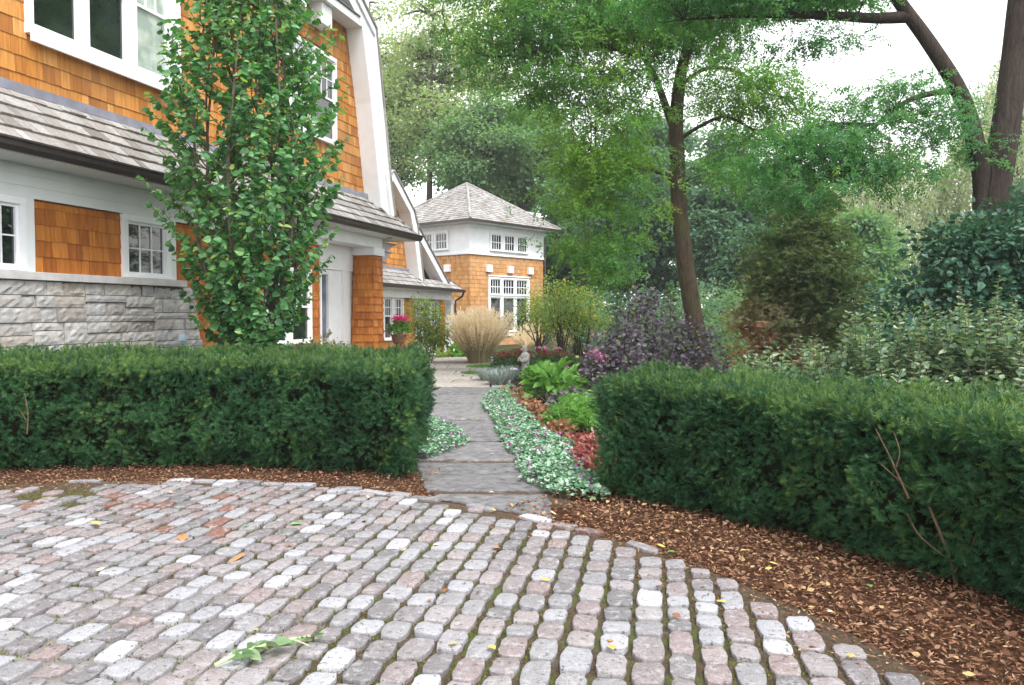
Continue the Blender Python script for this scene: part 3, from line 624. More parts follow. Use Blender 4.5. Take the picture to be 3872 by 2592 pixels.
rake('roof_edge', [(a_ + .03, z + .05) for a_, z in O1], [(a_ + .002, z + .002) for a_, z in O1], 1.33, 7, wing, F, 'roof')
rake('roof_edge', m2([(a_ + .03, z + .05) for a_, z in O1]), m2([(a_ + .002, z + .002) for a_, z in O1]), 1.33, 7, wing, F, 'roof')
rake('roof_edge', [(a_ + .03, z + .04) for a_, z in O2], [(a_ + .002, z + .002) for a_, z in O2], 1.37, 7, wing, F, 'roof')
Lw = math.hypot(.66, .62); m = MB(F)
shingles(m, (0, 1.19, 2.56), (1, 0, 0), (0, .66 / Lw, .62 / Lw), (0, -.62 / Lw, .66 / Lw), lambda v: (11.5, 22.4 - .66 * v / Lw if v < .42 else 18.72), 0, Lw, .2, .17, .026, seed=33)
shingles(m, (22.4, 1.19, 2.56), (0, 1, 0), (-.66 / Lw, 0, .62 / Lw), (.62 / Lw, 0, .66 / Lw), lambda v: (.66 * v / Lw, 4), 0, .6, .2, .17, .026, seed=34)
m.build('pent_roof', M['roof'], wing)
m = MB(F); m.box(11.5, 18.6, 1.76, 1.84, 3.12, 3.2); m.build('flashing', M['flash'], wing)
m = MB(F); m.box(11.5, 22.46, 1.07, 1.18, 2.445, 2.555); m.box(22.39, 22.47, 1.19, 4, 2.45, 2.55); m.build('gutter', M['gutter'], wing)
m = MB(F); m.box(11.5, 22.38, 1.19, 2.05, 2.44, 2.47); m.box(15.0, 22.3, 1.62, 1.80, 2.14, 2.438); m.build('beam', M['white'], wing)
m = MB(F); m.box(21.84, 22.10, 1.47, 1.73, .3, 1.98); m.box(21.80, 22.14, 1.43, 1.77, .02, .3); m.box(21.80, 22.14, 1.43, 1.77, 1.98, 2.13); m.build('porch_column', M['white'], wing, bevel=.01)
for k in range(3):
    u0 = 19.02 + k * .94
    d = MB(F); d.box(u0, u0 + .16, 1.98, 2.08, .04, 2.13); d.box(u0 + .76, u0 + .92, 1.98, 2.08, .04, 2.13); d.box(u0 + .161, u0 + .759, 1.985, 2.08, 2.0, 2.13); d.box(u0 + .161, u0 + .759, 1.985, 2.08, .04, .35); d.box(u0 + .44, u0 + .48, 2.0, 2.08, .35, 2.0)
    dr = d.build('garden_door', M['white'], wing); d = MB(F); d.box(u0 + .16, u0 + .76, 2.05, 2.055, .35, 2.0); d.build('pane', M['screen'], dr)
m = MB(F); m.tube([(22.42, 1.14, 2.46), (22.42, 1.2, 2.3), (22.42, 1.5, 2.1), (22.42, 1.5, .1)], .045, 8); m.build('downspout', M['gutter'], wing)

# ================================================================== tower
S = 5.66
tower = empty('tower', (-2.0, 38, 0), R(50), 'square cedar and white tower with grey hip roof at the path end', 'tower')
FL = lambda x, y, z: (y, S - x, z)
H1 = [(1.42, 4.42, .6, 3.34)]; m = MB()
shingles(m, (0, .02, .02), (1, 0, 0), (0, 0, 1), (0, -1, 0), lambda v: (-.015, S + .015), 0, 4.45, .2, .16, seed=50, holes=H1)
shingles(m, (.02, S, .02), (0, -1, 0), (0, 0, 1), (-1, 0, 0), lambda v: (-.015, S + .015), 0, 4.45, .2, .16, seed=51)
m.build('shingle_wall', M['shingle_pale'], tower)
m = MB(); m.box(.08, S, .08, S, 0, 5.8); m.build('inner_wall', M['shingle_pale'], tower)
m = MB(); m.box(-.02, S + .02, -.02, S + .02, 4.5, 5.86); m.build('white_band', M['white'], tower)
m = MB(); m.box(-.07, S + .07, -.07, S + .07, 4.40, 4.498); m.box(-.05, S + .05, -.05, S + .05, 5.66, 5.858); m.build('band_trim', M['white'], tower, bevel=.01)
for u0, u1 in ((1.46, 2.22), (2.45, 3.22), (3.45, 4.22)): window(tower, None, u0, u1, 4.68, 5.46, 4, 2, .1, -.07, sx=0, mun=.035)
for u0, u1 in ((1.45, 2.2), (2.44, 3.2), (3.45, 4.23)): window(tower, FL, u0, u1, 4.70, 5.5, 4, 2, .1, -.07, sx=0, mun=.035)
for u0, u1 in ((1.48, 2.28), (2.44, 3.32), (3.48, 4.36)):
    window(tower, None, u0, u1, 2.52, 3.28, 4, 2, .08, .03, sx=0, mun=.035); window(tower, None, u0, u1, .7, 2.38, 1, 1, .08, .03, sx=0)
m = MB(); m.box(1.32, 1.398, -.02, .06, .56, 3.40); m.box(4.442, 4.53, -.02, .06, .56, 3.40); m.box(1.26, 4.59, -.06, .06, .46, .558); m.box(1.30, 4.55, -.04, .06, 3.402, 3.47); m.build('window_trim', M['white'], tower)
for k, uu in enumerate((1.32, 2.94, 4.53)):
    m = MB(); m.box(uu - .18, uu + .18, -.13, .03, 3.60, 3.95); m.build('beam_end', M['white'], tower, bevel=.01)
    m = MB(FL); q = (1.3, 2.76, 4.22)[k]; m.box(q - .18, q + .18, -.13, .03, 3.60, 3.95); m.build('beam_end', M['white'], tower, bevel=.01)
e = .62; m = MB(); m.box(-e, S + e, -e, S + e, 5.862, 5.90); m.build('soffit', M['frieze'], tower)
m = MB(); m.box(-e - .1, S + e + .1, -e - .1, -e - .002, 5.87, 5.99); m.box(-e - .1, -e - .002, -e, S + e, 5.87, 5.99); m.box(S + e + .002, S + e + .1, -e, S + e, 5.87, 5.99); m.box(-e - .1, S + e + .1, S + e + .002, S + e + .1, 5.87, 5.99); m.build('gutter', M['gutter'], tower)
hw = S / 2 + e + .04; ht = 8.33 - 5.97; Lr = math.hypot(hw, ht); m = MB(); c0 = S / 2
for k in range(4):
    an = k * math.pi / 2; U = Vector((math.cos(an), math.sin(an), 0)); N0 = Vector((math.sin(an), -math.cos(an), 0))
    P0 = Vector((c0, c0, 5.97)) + N0 * hw - U * hw; V = (-N0 * hw + Vector((0, 0, ht))) / Lr; N = U.cross(V)
    shingles(m, P0, U, V, N, lambda v: (v * hw / Lr, 2 * hw - v * hw / Lr), 0, Lr, .21, .17, .03, seed=60 + k, jag=.012)
m.build('hip_roof', M['roof'], tower)
m = MB()
for sx_, sy_ in ((-1, -1), (1, -1), (1, 1), (-1, 1)): m.tube([(c0 + sx_ * hw * (1 - s), c0 + sy_ * hw * (1 - s), 6.0 + ht * s) for s in np.linspace(0, 1, 9)], .07, 6)
m.build('hip_cap', M['roof'], tower)
m = MB(); m.tube([(S + .45, -.45, 5.87), (S + .3, -.3, 5.7), (S + .05, -.10, 5.5), (S + .05, -.10, .1)], .05, 8); m.build('downspout', M['gutter'], tower)

# ================================================================== plants: tools
def tubes_obj(name, segs, mat, parent, n=6):
    m = MB()
    for pts, rad in segs: m.tube(pts, rad, n)
    return m.build(name, mat, parent, smooth=True)
def bez(pts, k=6):
    """smooth polyline through the points (Catmull-Rom)"""
    P = [Vector(p) for p in pts]; P = [P[0] * 2 - P[1]] + P + [P[-1] * 2 - P[-2]]; out = []
    for i in range(1, len(P) - 2):
        for j in range(k):
            t = j / k; a, b, c, d = P[i - 1:i + 3]
            out.append(.5 * ((2 * b) + (c - a) * t + (2 * a - 5 * b + 4 * c - d) * t * t + (3 * b - a - 3 * c + d) * t ** 3))
    return out + [P[-2]]
def taper(pts, r0, r1, p=1.0): k = len(pts); return [r0 + (r1 - r0) * (i / (k - 1)) ** p for i in range(k)]
def blob_clusters(r, blobs, n, shell=.45):
    """cluster centres inside ellipsoids (cx,cy,cz,rx,ry,rz[,weight]), biased outwards"""
    w = np.array([b[6] if len(b) > 6 else b[3] * b[4] * b[5] for b in blobs]); ix = r.choice(len(blobs), n, p=w / w.sum())
    B = np.array([b[:6] for b in blobs])[ix]; d = rdir(r, n); q = (shell + (1 - shell) * r.random(n)) ** .6
    return B[:, :3] + d * B[:, 3:6] * q[:, None], d
def leaves_at(r, cen, out, per, cs, flat=.6, droop=.35, up=.9, spread=.9):
    """leaf positions, tips and normals around cluster centres"""
    n = len(cen) * per; ix = np.repeat(np.arange(len(cen)), per)
    off = r.normal(size=(n, 3)) * np.array([cs, cs, cs * flat]); pos = cen[ix] + off
    tip = norm(norm(off) * spread + out[ix] * .5 + r.normal(size=(n, 3)) * .45 + np.array([0, 0, -droop]))
    nr = norm(np.array([0, 0, up]) + r.normal(size=(n, 3)) * .55 + out[ix] * .3); return pos, tip, nr
def crown(parent, r, blobs, n, per, cs, size, tmpl, mat, shell=.45, flat=.6, droop=.35, up=.9, name='crown', rndf=None, zmin=None, jitter=.25):
    c, o = blob_clusters(r, blobs, n, shell)
    if zmin is not None: k = c[:, 2] > zmin; c, o = c[k], o[k]
    p, t, nr = leaves_at(r, c, o, per, cs, flat, droop, up)
    sz = size * (1 + jitter * r.normal(size=len(p)).clip(-2, 2))
    base = np.repeat(r.random(len(c)), per); rnd = (base * .45 + r.random(len(p)) * .55)
    if rndf: rnd = rndf(p, rnd)
    return scatter(name, p, t, nr, sz, tmpl, mat, parent, rnd.clip(0, 1)), c
def twigs_to(r, cen, anchors, k, rad=.02, sag=.1):
    """thin limbs from the nearest anchor point (on trunk or limb) to some cluster centres"""
    segs = []; A = np.array([tuple(a) for a in anchors])
    for i in r.choice(len(cen), min(k, len(cen)), replace=False):
        c = cen[i]; d = np.linalg.norm((A - c) * np.array([1, 1, 1.0]) + np.array([0, 0, 0]), axis=1) + np.maximum(0, A[:, 2] - c[2]) * .8; a = A[int(d.argmin())]
        L = np.linalg.norm(c - a); m = a * .5 + c * .5 + r.normal(size=3) * .1 * L + np.array([0, 0, sag * L])
        pts = bez([a, m, c], 4); segs.append((pts, taper(pts, rad * (.5 + .25 * L ** .7), rad * .25)))
    return segs

# ================================================================== clipped yew hedges
def hedge(name, a0, a1, r0, r1, ztop, label, seed, dens, size, skew=0.0, ucut=.2):
    """arc of clipped yew about the driveway's centre: angle a0..a1, radius r0 (front) .. r1 (back)"""
    r = rng_(seed); root = empty(name, (CX, CY, 0), 0, label, 'hedge')
    L = abs(a1 - a0) * r0; T = r1 - r0; H = ztop
    def P(a, q, z): return np.stack([q * np.cos(a), q * np.sin(a), z], 1)
    parts = []
    def face(n, fa, fq, fz, fn): a, q, z = fa(n), fq(n), fz(n); parts.append((a, q, z, fn(a, n)))
    U = lambda lo, hi: (lambda n: lo + (hi - lo) * r.random(n)); C = lambda v: (lambda n: np.full(n, float(v)))
    rad = lambda s: (lambda a, n: np.stack([s * np.cos(a), s * np.sin(a), np.zeros(n)], 1))
    tan = lambda s: (lambda a, n: np.stack([-s * np.sin(a), s * np.cos(a), np.zeros(n)], 1))
    upv = lambda a, n: np.tile([0, 0, 1.0], (n, 1))
    face(int(L * H * dens), U(a0, a1), C(r0), U(.05, H), rad(-1)); face(int(L * T * dens * 1.1), U(a0, a1), U(r0, r1), C(H), upv)
    face(int(L * H * dens * .35), U(a0, a1), C(r1), U(.05, H), rad(1))
    face(int(T * H * dens), C(a0), U(r0, r1), U(.05, H), tan(-1 if a1 > a0 else 1)); face(int(T * H * dens), C(a1), U(r0, r1), U(.05, H), tan(1 if a1 > a0 else -1))
    a, q, z, nn = (np.concatenate([p[i] for p in parts]) for i in range(4))
    n = len(a); hz = z / H; a = a + (q - r0) / T * skew * (a - a0) / (a1 - a0)
    zz = z + .10 * ((q - r0) / T - .4) * (hz > .9)                      # the top rises a little to the back
    pos = P(a, q, zz)
    lump = vnoise(pos, 5.0, seed) - .5 + (vnoise(pos, 11, seed + 2) - .5) * .45; lump2 = vnoise(pos, 1.3, seed + 9) - .5
    depth = r.random(n) ** 1.6 * .17
    under = np.clip((.28 - hz) / .28, 0, 1) * ucut * (np.abs(nn[:, 2]) < .5)      # undercut foot
    ccut = np.clip((hz - .86) / .14, 0, 1) * .05
    flat_ = np.where(nn[:, 2] > .5, .45, 1.0)
    pos = pos + nn * (lump * .24 * flat_ + lump2 * .10 * flat_ - depth - under - ccut)[:, None] + r.normal(size=(n, 3)) * .015
    keep = (vnoise(pos, 6.5, seed + 31) > .27) | (nn[:, 2] > .5); keep &= pos[:, 2] > .03
    pos, nn, depth, hz = pos[keep], nn[keep], depth[keep], hz[keep]; n = len(pos)
    cd = np.stack([vnoise(pos, 7, 50 + j) for j in range(3)], 1) - .5
    tip = norm(nn * .8 + np.array([0, 0, .15]) + r.normal(size=(n, 3)) * .4 + cd * 1.6); nr = norm(nn * .6 + np.array([0, 0, .6]) + r.normal(size=(n, 3)) * .8)
    top = np.clip((hz - .80) * 4, 0, 1) * (depth < .07)  # top needles get the lighter tone, light from above put into colour
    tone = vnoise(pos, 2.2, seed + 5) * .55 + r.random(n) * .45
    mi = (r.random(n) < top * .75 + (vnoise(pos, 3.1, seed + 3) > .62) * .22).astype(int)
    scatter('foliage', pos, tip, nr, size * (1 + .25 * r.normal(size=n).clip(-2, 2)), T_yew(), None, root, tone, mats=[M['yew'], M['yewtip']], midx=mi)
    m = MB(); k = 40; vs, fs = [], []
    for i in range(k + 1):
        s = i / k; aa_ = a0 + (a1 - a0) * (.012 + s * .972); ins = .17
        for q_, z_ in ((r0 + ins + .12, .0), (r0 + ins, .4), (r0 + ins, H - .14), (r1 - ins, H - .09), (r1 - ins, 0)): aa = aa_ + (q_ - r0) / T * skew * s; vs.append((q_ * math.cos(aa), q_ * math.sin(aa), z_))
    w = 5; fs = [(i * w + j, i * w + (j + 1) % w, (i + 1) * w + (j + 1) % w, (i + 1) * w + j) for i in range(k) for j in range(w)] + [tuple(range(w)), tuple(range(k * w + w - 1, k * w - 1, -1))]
    m.add(vs, fs); m.build('light_block_core', M['yewcore'], root)  # solid dark core, added inside the foliage to block light
    return root
def at_arc(x, y): return math.atan2(y - CY, x - CX)
hl = hedge('hedge', R(128), at_arc(-.95, 7.50), 6.03, 7.55, 1.15, 'clipped dark yew hedge standing in front of the shingle house, left of the path', 101, 2000, .078, R(5.5))
hr = hedge('hedge', at_arc(.80, 6.95), R(6), 6.48, 7.35, 1.06, 'clipped dark yew hedge right of the path with bare twigs showing low down', 102, 2700, .070, 0.0, .08)
def bare(root, pts, rad):
    m = MB()
    for p, q in zip(pts, rad):
        b = bez([(x - CX, y - CY, z) for x, y, z in p], 5); m.tube(b, taper(b, q, q * .4), 6)
    m.build('bare_branch', M['twig'], root, smooth=True)
bare(hr, [[(2.60, 4.62, 0), (2.52, 4.58, .22), (2.44, 4.62, .45), (2.40, 4.66, .62)], [(2.52, 4.58, .18), (2.38, 4.62, .30), (2.33, 4.68, .42)], [(2.56, 4.58, .1), (2.62, 4.5, .3), (2.66, 4.5, .5)]], (.012, .006, .006))
bare(hr, [[(2.36, 4.72, .50), (2.30, 4.74, .64), (2.27, 4.78, .74), (2.20, 4.82, .90)], [(2.29, 4.74, .68), (2.30, 4.72, .78), (2.27, 4.74, .90)], [(2.33, 4.72, .58), (2.22, 4.82, .70)]], (.008, .005, .004))
bare(hl, [[(-4.75, 7.80, .42), (-4.72, 7.77, .62), (-4.76, 7.79, .82)], [(-4.74, 7.78, .55), (-4.82, 7.8, .66)]], (.008, .004))

# ================================================================== multi-stemmed tree in front of the house
def broad_tree():
    r = rng_(201); root = empty('broadleaf_tree', (-4.0, 12.4, 0), 0, 'multi-stemmed upright tree with broad glossy green leaves before the shingle house', 'tree')
    stems, segs, P, T, Nn, Sz = [], [], [], [], [], []
    prof = lambda z: np.interp(z, [0, 1.0, 1.7, 2.8, 4.5, 5.6, 6.6, 7.6, 8.3], [.25, .64, 1.12, 1.62, 1.70, 1.42, 1.05, .6, .1])
    for i in range(13):
        an = i * 2.399 + r.normal() * .2; rr = .25 + .75 * ((i + .5) / 13) ** .5; H = 8.2 - 1.6 * rr + r.normal() * .25
        pts = []
        for z in np.linspace(0, H, 8):
            q = prof(max(z, .2)) * rr * (.62 if z > 1 else .5) * min(1, .35 + z / 3.2); pts.append((q * math.cos(an + z * .05) + r.normal() * .05, q * math.sin(an + z * .05) * .8 + r.normal() * .05, z))
        b = bez(pts, 4); segs.append((b, taper(b, .038, .008))); stems.append(b)
        for s in range(44):
            z = .75 + (H - .9) * ((s + r.random()) / 44); k = min(int(z / H * (len(b) - 1)), len(b) - 2); p0 = np.array(b[k])
            a2 = an + r.normal() * 1.1 + (r.random() < .25) * 3; lim = prof(z + .4); d = norm(np.array([math.cos(a2), math.sin(a2) * .85, .75 + .35 * r.random()]))
            L = max(.25, min(1.0, (lim * 1.03 - np.hypot(p0[0], p0[1] / .85)) * 1.15)) * r.uniform(.55, 1.12) * (1.5 if r.random() < .07 and z < 5.5 else 1)
            q = [p0, p0 + d * L * .5 + r.normal(size=3) * .04, p0 + d * L + np.array([0, 0, .08]) + r.normal(size=3) * .05]; bb = bez(q, 4)
            segs.append((bb, taper(bb, .011, .003)))
            nl = int(8 + L * 21 * (1.0 if z < 4.6 else .92))
            for j in range(nl):
                t = .15 + .85 * (j + r.random() * .6) / nl; f = t * (len(bb) - 1); k2 = min(int(f), len(bb) - 2); pp = np.array(bb[k2]) * (1 - f + k2) + np.array(bb[k2 + 1]) * (f - k2)
                side = norm(np.cross(d, [0, 0, 1.0])) * (1 if j % 2 else -1)
                o = norm(np.array([pp[0], pp[1], 0]) + 1e-6)
                P.append(pp + r.normal(size=3) * .02); T.append(norm(side * .9 + d * .45 + o * .4 + np.array([0, 0, -.45]) + r.normal(size=3) * .3)); Nn.append(norm(np.array([0, 0, .65]) + o * .75 + r.normal(size=3) * .55)); Sz.append(r.uniform(.065, .14))
    tubes_obj('trunk', segs, M['stem'], root, 5)
    scatter('crown', np.array(P), np.array(T), np.array(Nn), np.array(Sz), ([(0, 0, 0), (-.36, .12, .05), (-.43, .42, .07), (-.24, .75, .02), (0, 1, -.12), (.24, .75, .02), (.43, .42, .07), (.36, .12, .05), (0, .5, -.04)], [(0, 8, 2, 1), (8, 4, 3, 2), (0, 7, 6, 8), (8, 6, 5, 4)]), M['pear'], root, seed=5)
broad_tree()

# ================================================================== honey locust in the middle and forked dark tree at the right
def locust():
    r = rng_(301); o = np.array([4.75, 19.0, 0]); root = empty('locust_tree', tuple(o), 0, 'tall leaning tree with feathery light green foliage rising behind the purple bush', 'tree')
    A = lambda *p: [(x - o[0], y - o[1], z) for x, y, z in p]
    trunk = bez(A((4.78, 19, -.1), (4.5, 19, .7), (4.3, 19, 1.6), (4.10, 19, 2.8), (3.95, 19, 4.1), (3.90, 19, 5.2), (3.86, 19, 6.1), (3.98, 19.1, 7.2), (4.25, 19.2, 8.3), (4.5, 19.3, 9.8), (4.7, 19.3, 11.6)), 5)
    segs = [(trunk, list(np.interp(np.arange(len(trunk)), [0, 4, 20, 30, len(trunk) - 1], [.27, .225, .19, .17, .05])))]
    limbs = [A((3.9, 19, 5.7), (3.6, 19, 6.5), (3.3, 18.9, 7.2), (2.8, 18.8, 8.0), (2.5, 18.8, 9.2), (2.2, 18.7, 10.5)),
             A((3.0, 18.9, 7.6), (2.0, 18.5, 7.7), (.8, 18.2, 7.5), (-.4, 18, 7.3), (-1.4, 17.9, 7.6)),
             A((3.9, 19, 6.9), (4.5, 18.7, 7.25), (5.2, 18.5, 7.1), (5.8, 18.4, 6.6), (6.2, 18.3, 6.45), (6.7, 18.2, 5.9)),
             A((3.95, 19, 5.7), (4.4, 18.7, 5.95), (4.9, 18.5, 6.1), (5.5, 18.3, 5.75), (5.9, 18.2, 5.7), (6.35, 18.1, 5.1)),
             A((3.98, 19, 4.6), (3.5, 18.9, 4.9), (2.8, 18.7, 4.9), (2.1, 18.6, 4.6), (1.7, 18.5, 4.2)),
             A((2.6, 18.7, 4.85), (2.0, 18.5, 5.0), (1.5, 18.4, 4.95)),
             A((4.2, 19.2, 8.2), (5.2, 19, 8.9), (6.6, 18.7, 9.2)), A((4.5, 19.3, 9.4), (3.2, 19.2, 10.6), (1.6, 19, 11.4)), A((2.8, 18.8, 8.2), (1.2, 18.3, 9.2), (-.6, 18, 9.6))]
    anch = list(trunk)[24:]
    for L in limbs: b = bez(L, 5); segs.append((b, taper(b, (.11, .07, .055, .05, .075, .04, .07, .08, .07)[[k is L for k in limbs].index(True)], .012))); anch += list(b)
    B = [(-.4, 18.2, 7.8, 1.5, 1.6, .9), (1.0, 18.2, 8.0, 1.7, 1.9, 1.2), (2.6, 18.5, 8.4, 1.7, 2, 1.3), (1.3, 18.0, 6.6, 1.5, 1.5, .8), (2.6, 18.3, 6.4, 1.2, 1.5, .8), (2.0, 18.1, 5.5, 1.2, 1.2, .8, 1.8), (1.5, 18.2, 4.7, 1.1, 1.0, .8, 1.5), (2.5, 18.2, 4.4, .95, 1.0, .8, .8), (1.6, 18.2, 3.5, .8, .9, .9, 1.1), (2.3, 18.2, 3.0, .55, .8, .9, .6), (5.3, 18.4, 6.7, 1.2, 1.4, .7, 2.3), (6.0, 18.2, 5.7, 1.0, 1.2, .8, 1.9), (5.2, 18.2, 5.0, .9, 1.0, .7, 1.0), (4.4, 19, 8.6, 2.2, 2.0, 1.0), (6.6, 18.7, 9.3, 1.8, 1.8, .7), (3.4, 19.2, 10.6, 3.6, 2.6, 1.5), (-.2, 18, 9.7, 2.2, 2, 1.0), (3.0, 18.4, 7.3, 1.0, 1.2, .6)]
    B = [(x - o[0], y - o[1], z, a, b, c, *w) for x, y, z, a, b, c, *w in B]
    cr, cen = crown(root, r, B, 760, 30, .33, .25, T_spray(13, 2, .5), M['locust'], shell=.1, flat=.26, droop=.6)
    segs += twigs_to(r, cen, anch, 260, .016); tubes_obj('trunk', segs, M['bark'], root, 9)
locust()
def forked():
    r = rng_(302); o = np.array([8.0, 13.6, 0]); root = empty('forked_tree', tuple(o), 0, 'large dark forked tree at the right edge with a limb arching over the sky', 'tree')
    A = lambda *p: [(x - o[0], y - o[1], z) for x, y, z in p]; Y = 13.6
    D = lambda x, y, Yd=Y: ((x - 1171) / 1830 * Yd, Yd, 1.6 + (716.7 - y) / 1830 * Yd)
    main = bez(A((7.95, Y, -.1), (8.0, Y, 1.2), (8.02, Y, 2.6), D(2262, 480), D(2285, 330), D(2305, 160), D(2318, 0), (8.7, Y, 8.6), (8.9, Y, 10.5)), 5)
    segs = [(main, taper(main, .32, .155, .8))]
    left = bez(A((7.92, Y, 2.5), D(2240, 430), D(2222, 330), D(2185, 220), D(2115, 110), D(2040, 10), D(1960, -110), D(1850, -260)), 5); segs.append((left, list(np.interp(np.arange(len(left)), [0, 12, 25, len(left) - 1], [.155, .14, .105, .045]))))
    limbs = [A(D(2075, 48), D(1990, 52), D(1880, 46, 13.4), D(1780, 45, 13.2), D(1690, 47, 13.0), D(1560, 55, 12.8)), A(D(2182, 215), D(2130, 218), D(2060, 240, 13.4), D(1985, 300, 13.2), D(1930, 345, 13.1), D(1880, 410, 13)), A(D(2000, 290, 13.2), D(1900, 290, 13), D(1800, 330, 12.9)),
             A(D(1960, -100), D(1800, -120, 13.2), D(1600, -80, 13)), A(D(2318, 0), D(2440, -120), D(2600, -150)), A(D(2300, 200), D(2420, 160), D(2560, 200))]
    anch = list(left)[16:]
    for i, L in enumerate(limbs): b = bez(L, 5); segs.append((b, taper(b, (.105, .06, .03, .07, .08, .06)[i], .015))); anch += list(b)
    Q = lambda x, y, rx, rz, Yd=13.2, ry=.8, w=None: (*(np.array(D(x, y, Yd)) - o), rx * Yd / 1830, ry, rz * Yd / 1830) + ((w,) if w else ())
    B = [Q(1760, -12, 150, 38, w=.9), Q(1940, -15, 90, 28, w=.4), Q(1600, 0, 170, 70, 12.9, 1.0, 1.0), Q(1860, 95, 130, 34, w=.10), Q(1700, -80, 300, 60, w=1.2), Q(2040, 230, 90, 42, w=.28), Q(1950, 290, 100, 50, w=.36), Q(1850, 330, 95, 50, 12.9, w=.45), Q(1960, 360, 110, 45, 12.9, w=.36), Q(1780, 370, 80, 45, 12.7, w=.40), Q(2130, 300, 70, 60, 13.3, w=.3), Q(2060, 400, 80, 50, 13, w=.2), Q(2170, 250, 35, 50, 13.5, .3, w=.12), Q(2230, 330, 40, 60, 13.5, .3, w=.15), Q(1830, 440, 90, 40, 12.7, w=.3), Q(2500, -100, 200, 80, w=.5), Q(2560, 250, 120, 100, w=.4)]
    cr, cen = crown(root, r, B, 460, 19, .21, .20, T_spray(12, 5, .45), M['locust2'], shell=.1, flat=.26, droop=.4)
    segs += twigs_to(r, cen, anch, 200, .013); tubes_obj('trunk', segs, M['barkdark'], root, 10)
forked()

# ================================================================== trees behind
def DP(x, y, Yd): return ((x - 1171) / 1830 * Yd, Yd, 1.6 + (716.7 - y) / 1830 * Yd)
def bgtree(name, x, Yd, ztop, zlow, wid, mat, label, seed, n=220, per=46, cs=.55, size=.2, tr=.22, lean=0.0, tmpl=None, shell=.12, nb=12, limbs=70, flat=.38, droop=.35, group=None, barkm='barkfar', blobs=None, cat='tree'):
    r = rng_(seed); root = empty(name, (x, Yd, 0), 0, label, cat, group)
    tk = bez([(0, 0, -.1), (lean * .2 + r.normal() * .1, 0, ztop * .25), (lean * .5 + r.normal() * .25, 0, ztop * .55), (lean + r.normal() * .3, 0, ztop * .93)], 7)
    segs = [(tk, taper(tk, tr, tr * .15))]; H = ztop - zlow
    if blobs is None:
        blobs = []
        for i in range(nb):
            t = (i + .5) / nb; z = zlow + H * (.10 + .80 * t); rr = wid * (math.sin(math.pi * (.18 + .74 * t)) ** .8) * .62; a = i * 2.4 + r.normal() * .4
            q = rr * (.75 if i < nb - 1 else .1) * r.uniform(.7, 1.2); k_ = r.uniform(.5, .85); blobs.append((lean * z / ztop + q * math.cos(a), q * math.sin(a), z + r.normal() * H * .03, rr * k_, rr * k_, H / nb * 1.15))
    cr, cen = crown(root, r, blobs, int(n * 1.5), int(per * .9), cs * .85, size, tmpl or T_leaf(.42, .1, .15), M[mat], shell=shell, flat=flat, droop=droop, zmin=.2)
    segs += twigs_to(r, cen, [p for p in tk if p[2] > zlow * .8], limbs, tr * .42, .02); tubes_obj('trunk', segs, M[barkm], root, 6); return root
GB = 'trees in the woods behind the garden'
def bgt(lbl, x, y0, y1, Yd, wpx, mat, seed, **k):
    X, _, zt = DP(x, y0, Yd); zl = DP(x, y1, Yd)[2]; return bgtree(k.pop('name', 'background_tree'), X, Yd, zt, max(zl, .3), wpx / 1830 * Yd, mat, lbl, seed, group=GB, **k)
bgt('tall pale yellowing tree with thin airy crown just right of the white bargeboard', 985, -60, 420, 52, 150, 'bgpale', 401, n=150, per=50, cs=.8, size=.19, tr=.34, nb=10, limbs=90)
bgt('airy pale tree whose thin crown hides behind the upper gable edge', 870, -40, 430, 58, 120, 'bgpale', 402, n=110, per=44, cs=.8, size=.2, tr=.3, limbs=70)
bgt('leaning grey-green tree with open branches directly behind the tower roof', 1065, 190, 470, 50, 130, 'bgmid', 403, n=210, per=52, cs=.75, size=.18, tr=.35, lean=1.2, limbs=80)
bgt('broad mid green tree filling the space above the tower roof ridge', 1205, 215, 480, 54, 150, 'bgmid', 404, n=280, per=60, cs=.85, size=.19, tr=.35)
bgt('dense blue-green tree behind the right corner of the tower', 1330, 330, 660, 47, 125, 'bgblue', 405, n=330, per=60, cs=.6, size=.22, tr=.3)
bgt('dark round tree between tower and leaning locust trunk', 1455, 400, 690, 43, 110, 'bgdark', 406, n=300, per=60, cs=.55, size=.2, tr=.25)
bgt('grey-green tree crown showing left of the locust trunk fork', 1480, 245, 560, 50, 130, 'bgblue', 407, n=300, per=55, cs=.65, size=.23, tr=.3)
bgt('blue-green tree standing immediately right of the leaning locust trunk', 1650, 270, 700, 40, 130, 'bgblue', 408, n=380, per=60, cs=.5, size=.18, tr=.25)
bgt('mid green tree below the arching limb at the edge of the open sky', 1800, 375, 690, 44, 125, 'bgmid', 409, n=330, per=60, cs=.55, size=.2, tr=.25)
bgt('dark low tree deep in the woods right of the tower downspout', 1300, 500, 690, 50, 90, 'bgdark', 410, n=240, per=55, cs=.6, size=.22, tr=.22)
bgt('dark tree behind the bronze maple', 1740, 520, 700, 34, 100, 'bgdark', 411, n=260, per=60, cs=.42, size=.16, tr=.2)
bgt('dark tree behind the pale shrubs under the willow', 1960, 480, 690, 38, 110, 'bgmid', 412, n=260, per=60, cs=.5, size=.18, tr=.2)
bgt('dark tree far behind the forked dark trunk', 2330, 420, 700, 40, 160, 'bgdark', 413, n=300, per=60, cs=.6, size=.2, tr=.25)
bgt('tall thin tree at the left of the woods hidden mostly by the wing', 1120, 330, 560, 60, 120, 'bgblue', 414, n=240, per=50, cs=.8, size=.28, tr=.3)
bgt('pale grey-green tree filling the gap between white gable and tower roof', 925, 120, 440, 62, 95, 'bgmid', 416, n=190, per=52, cs=.8, size=.2, tr=.3)
bgt('pale tall tree behind the tower apex with gaps of white sky', 1095, -20, 330, 64, 130, 'bgpale', 415, n=110, per=44, cs=.9, size=.22, tr=.3)
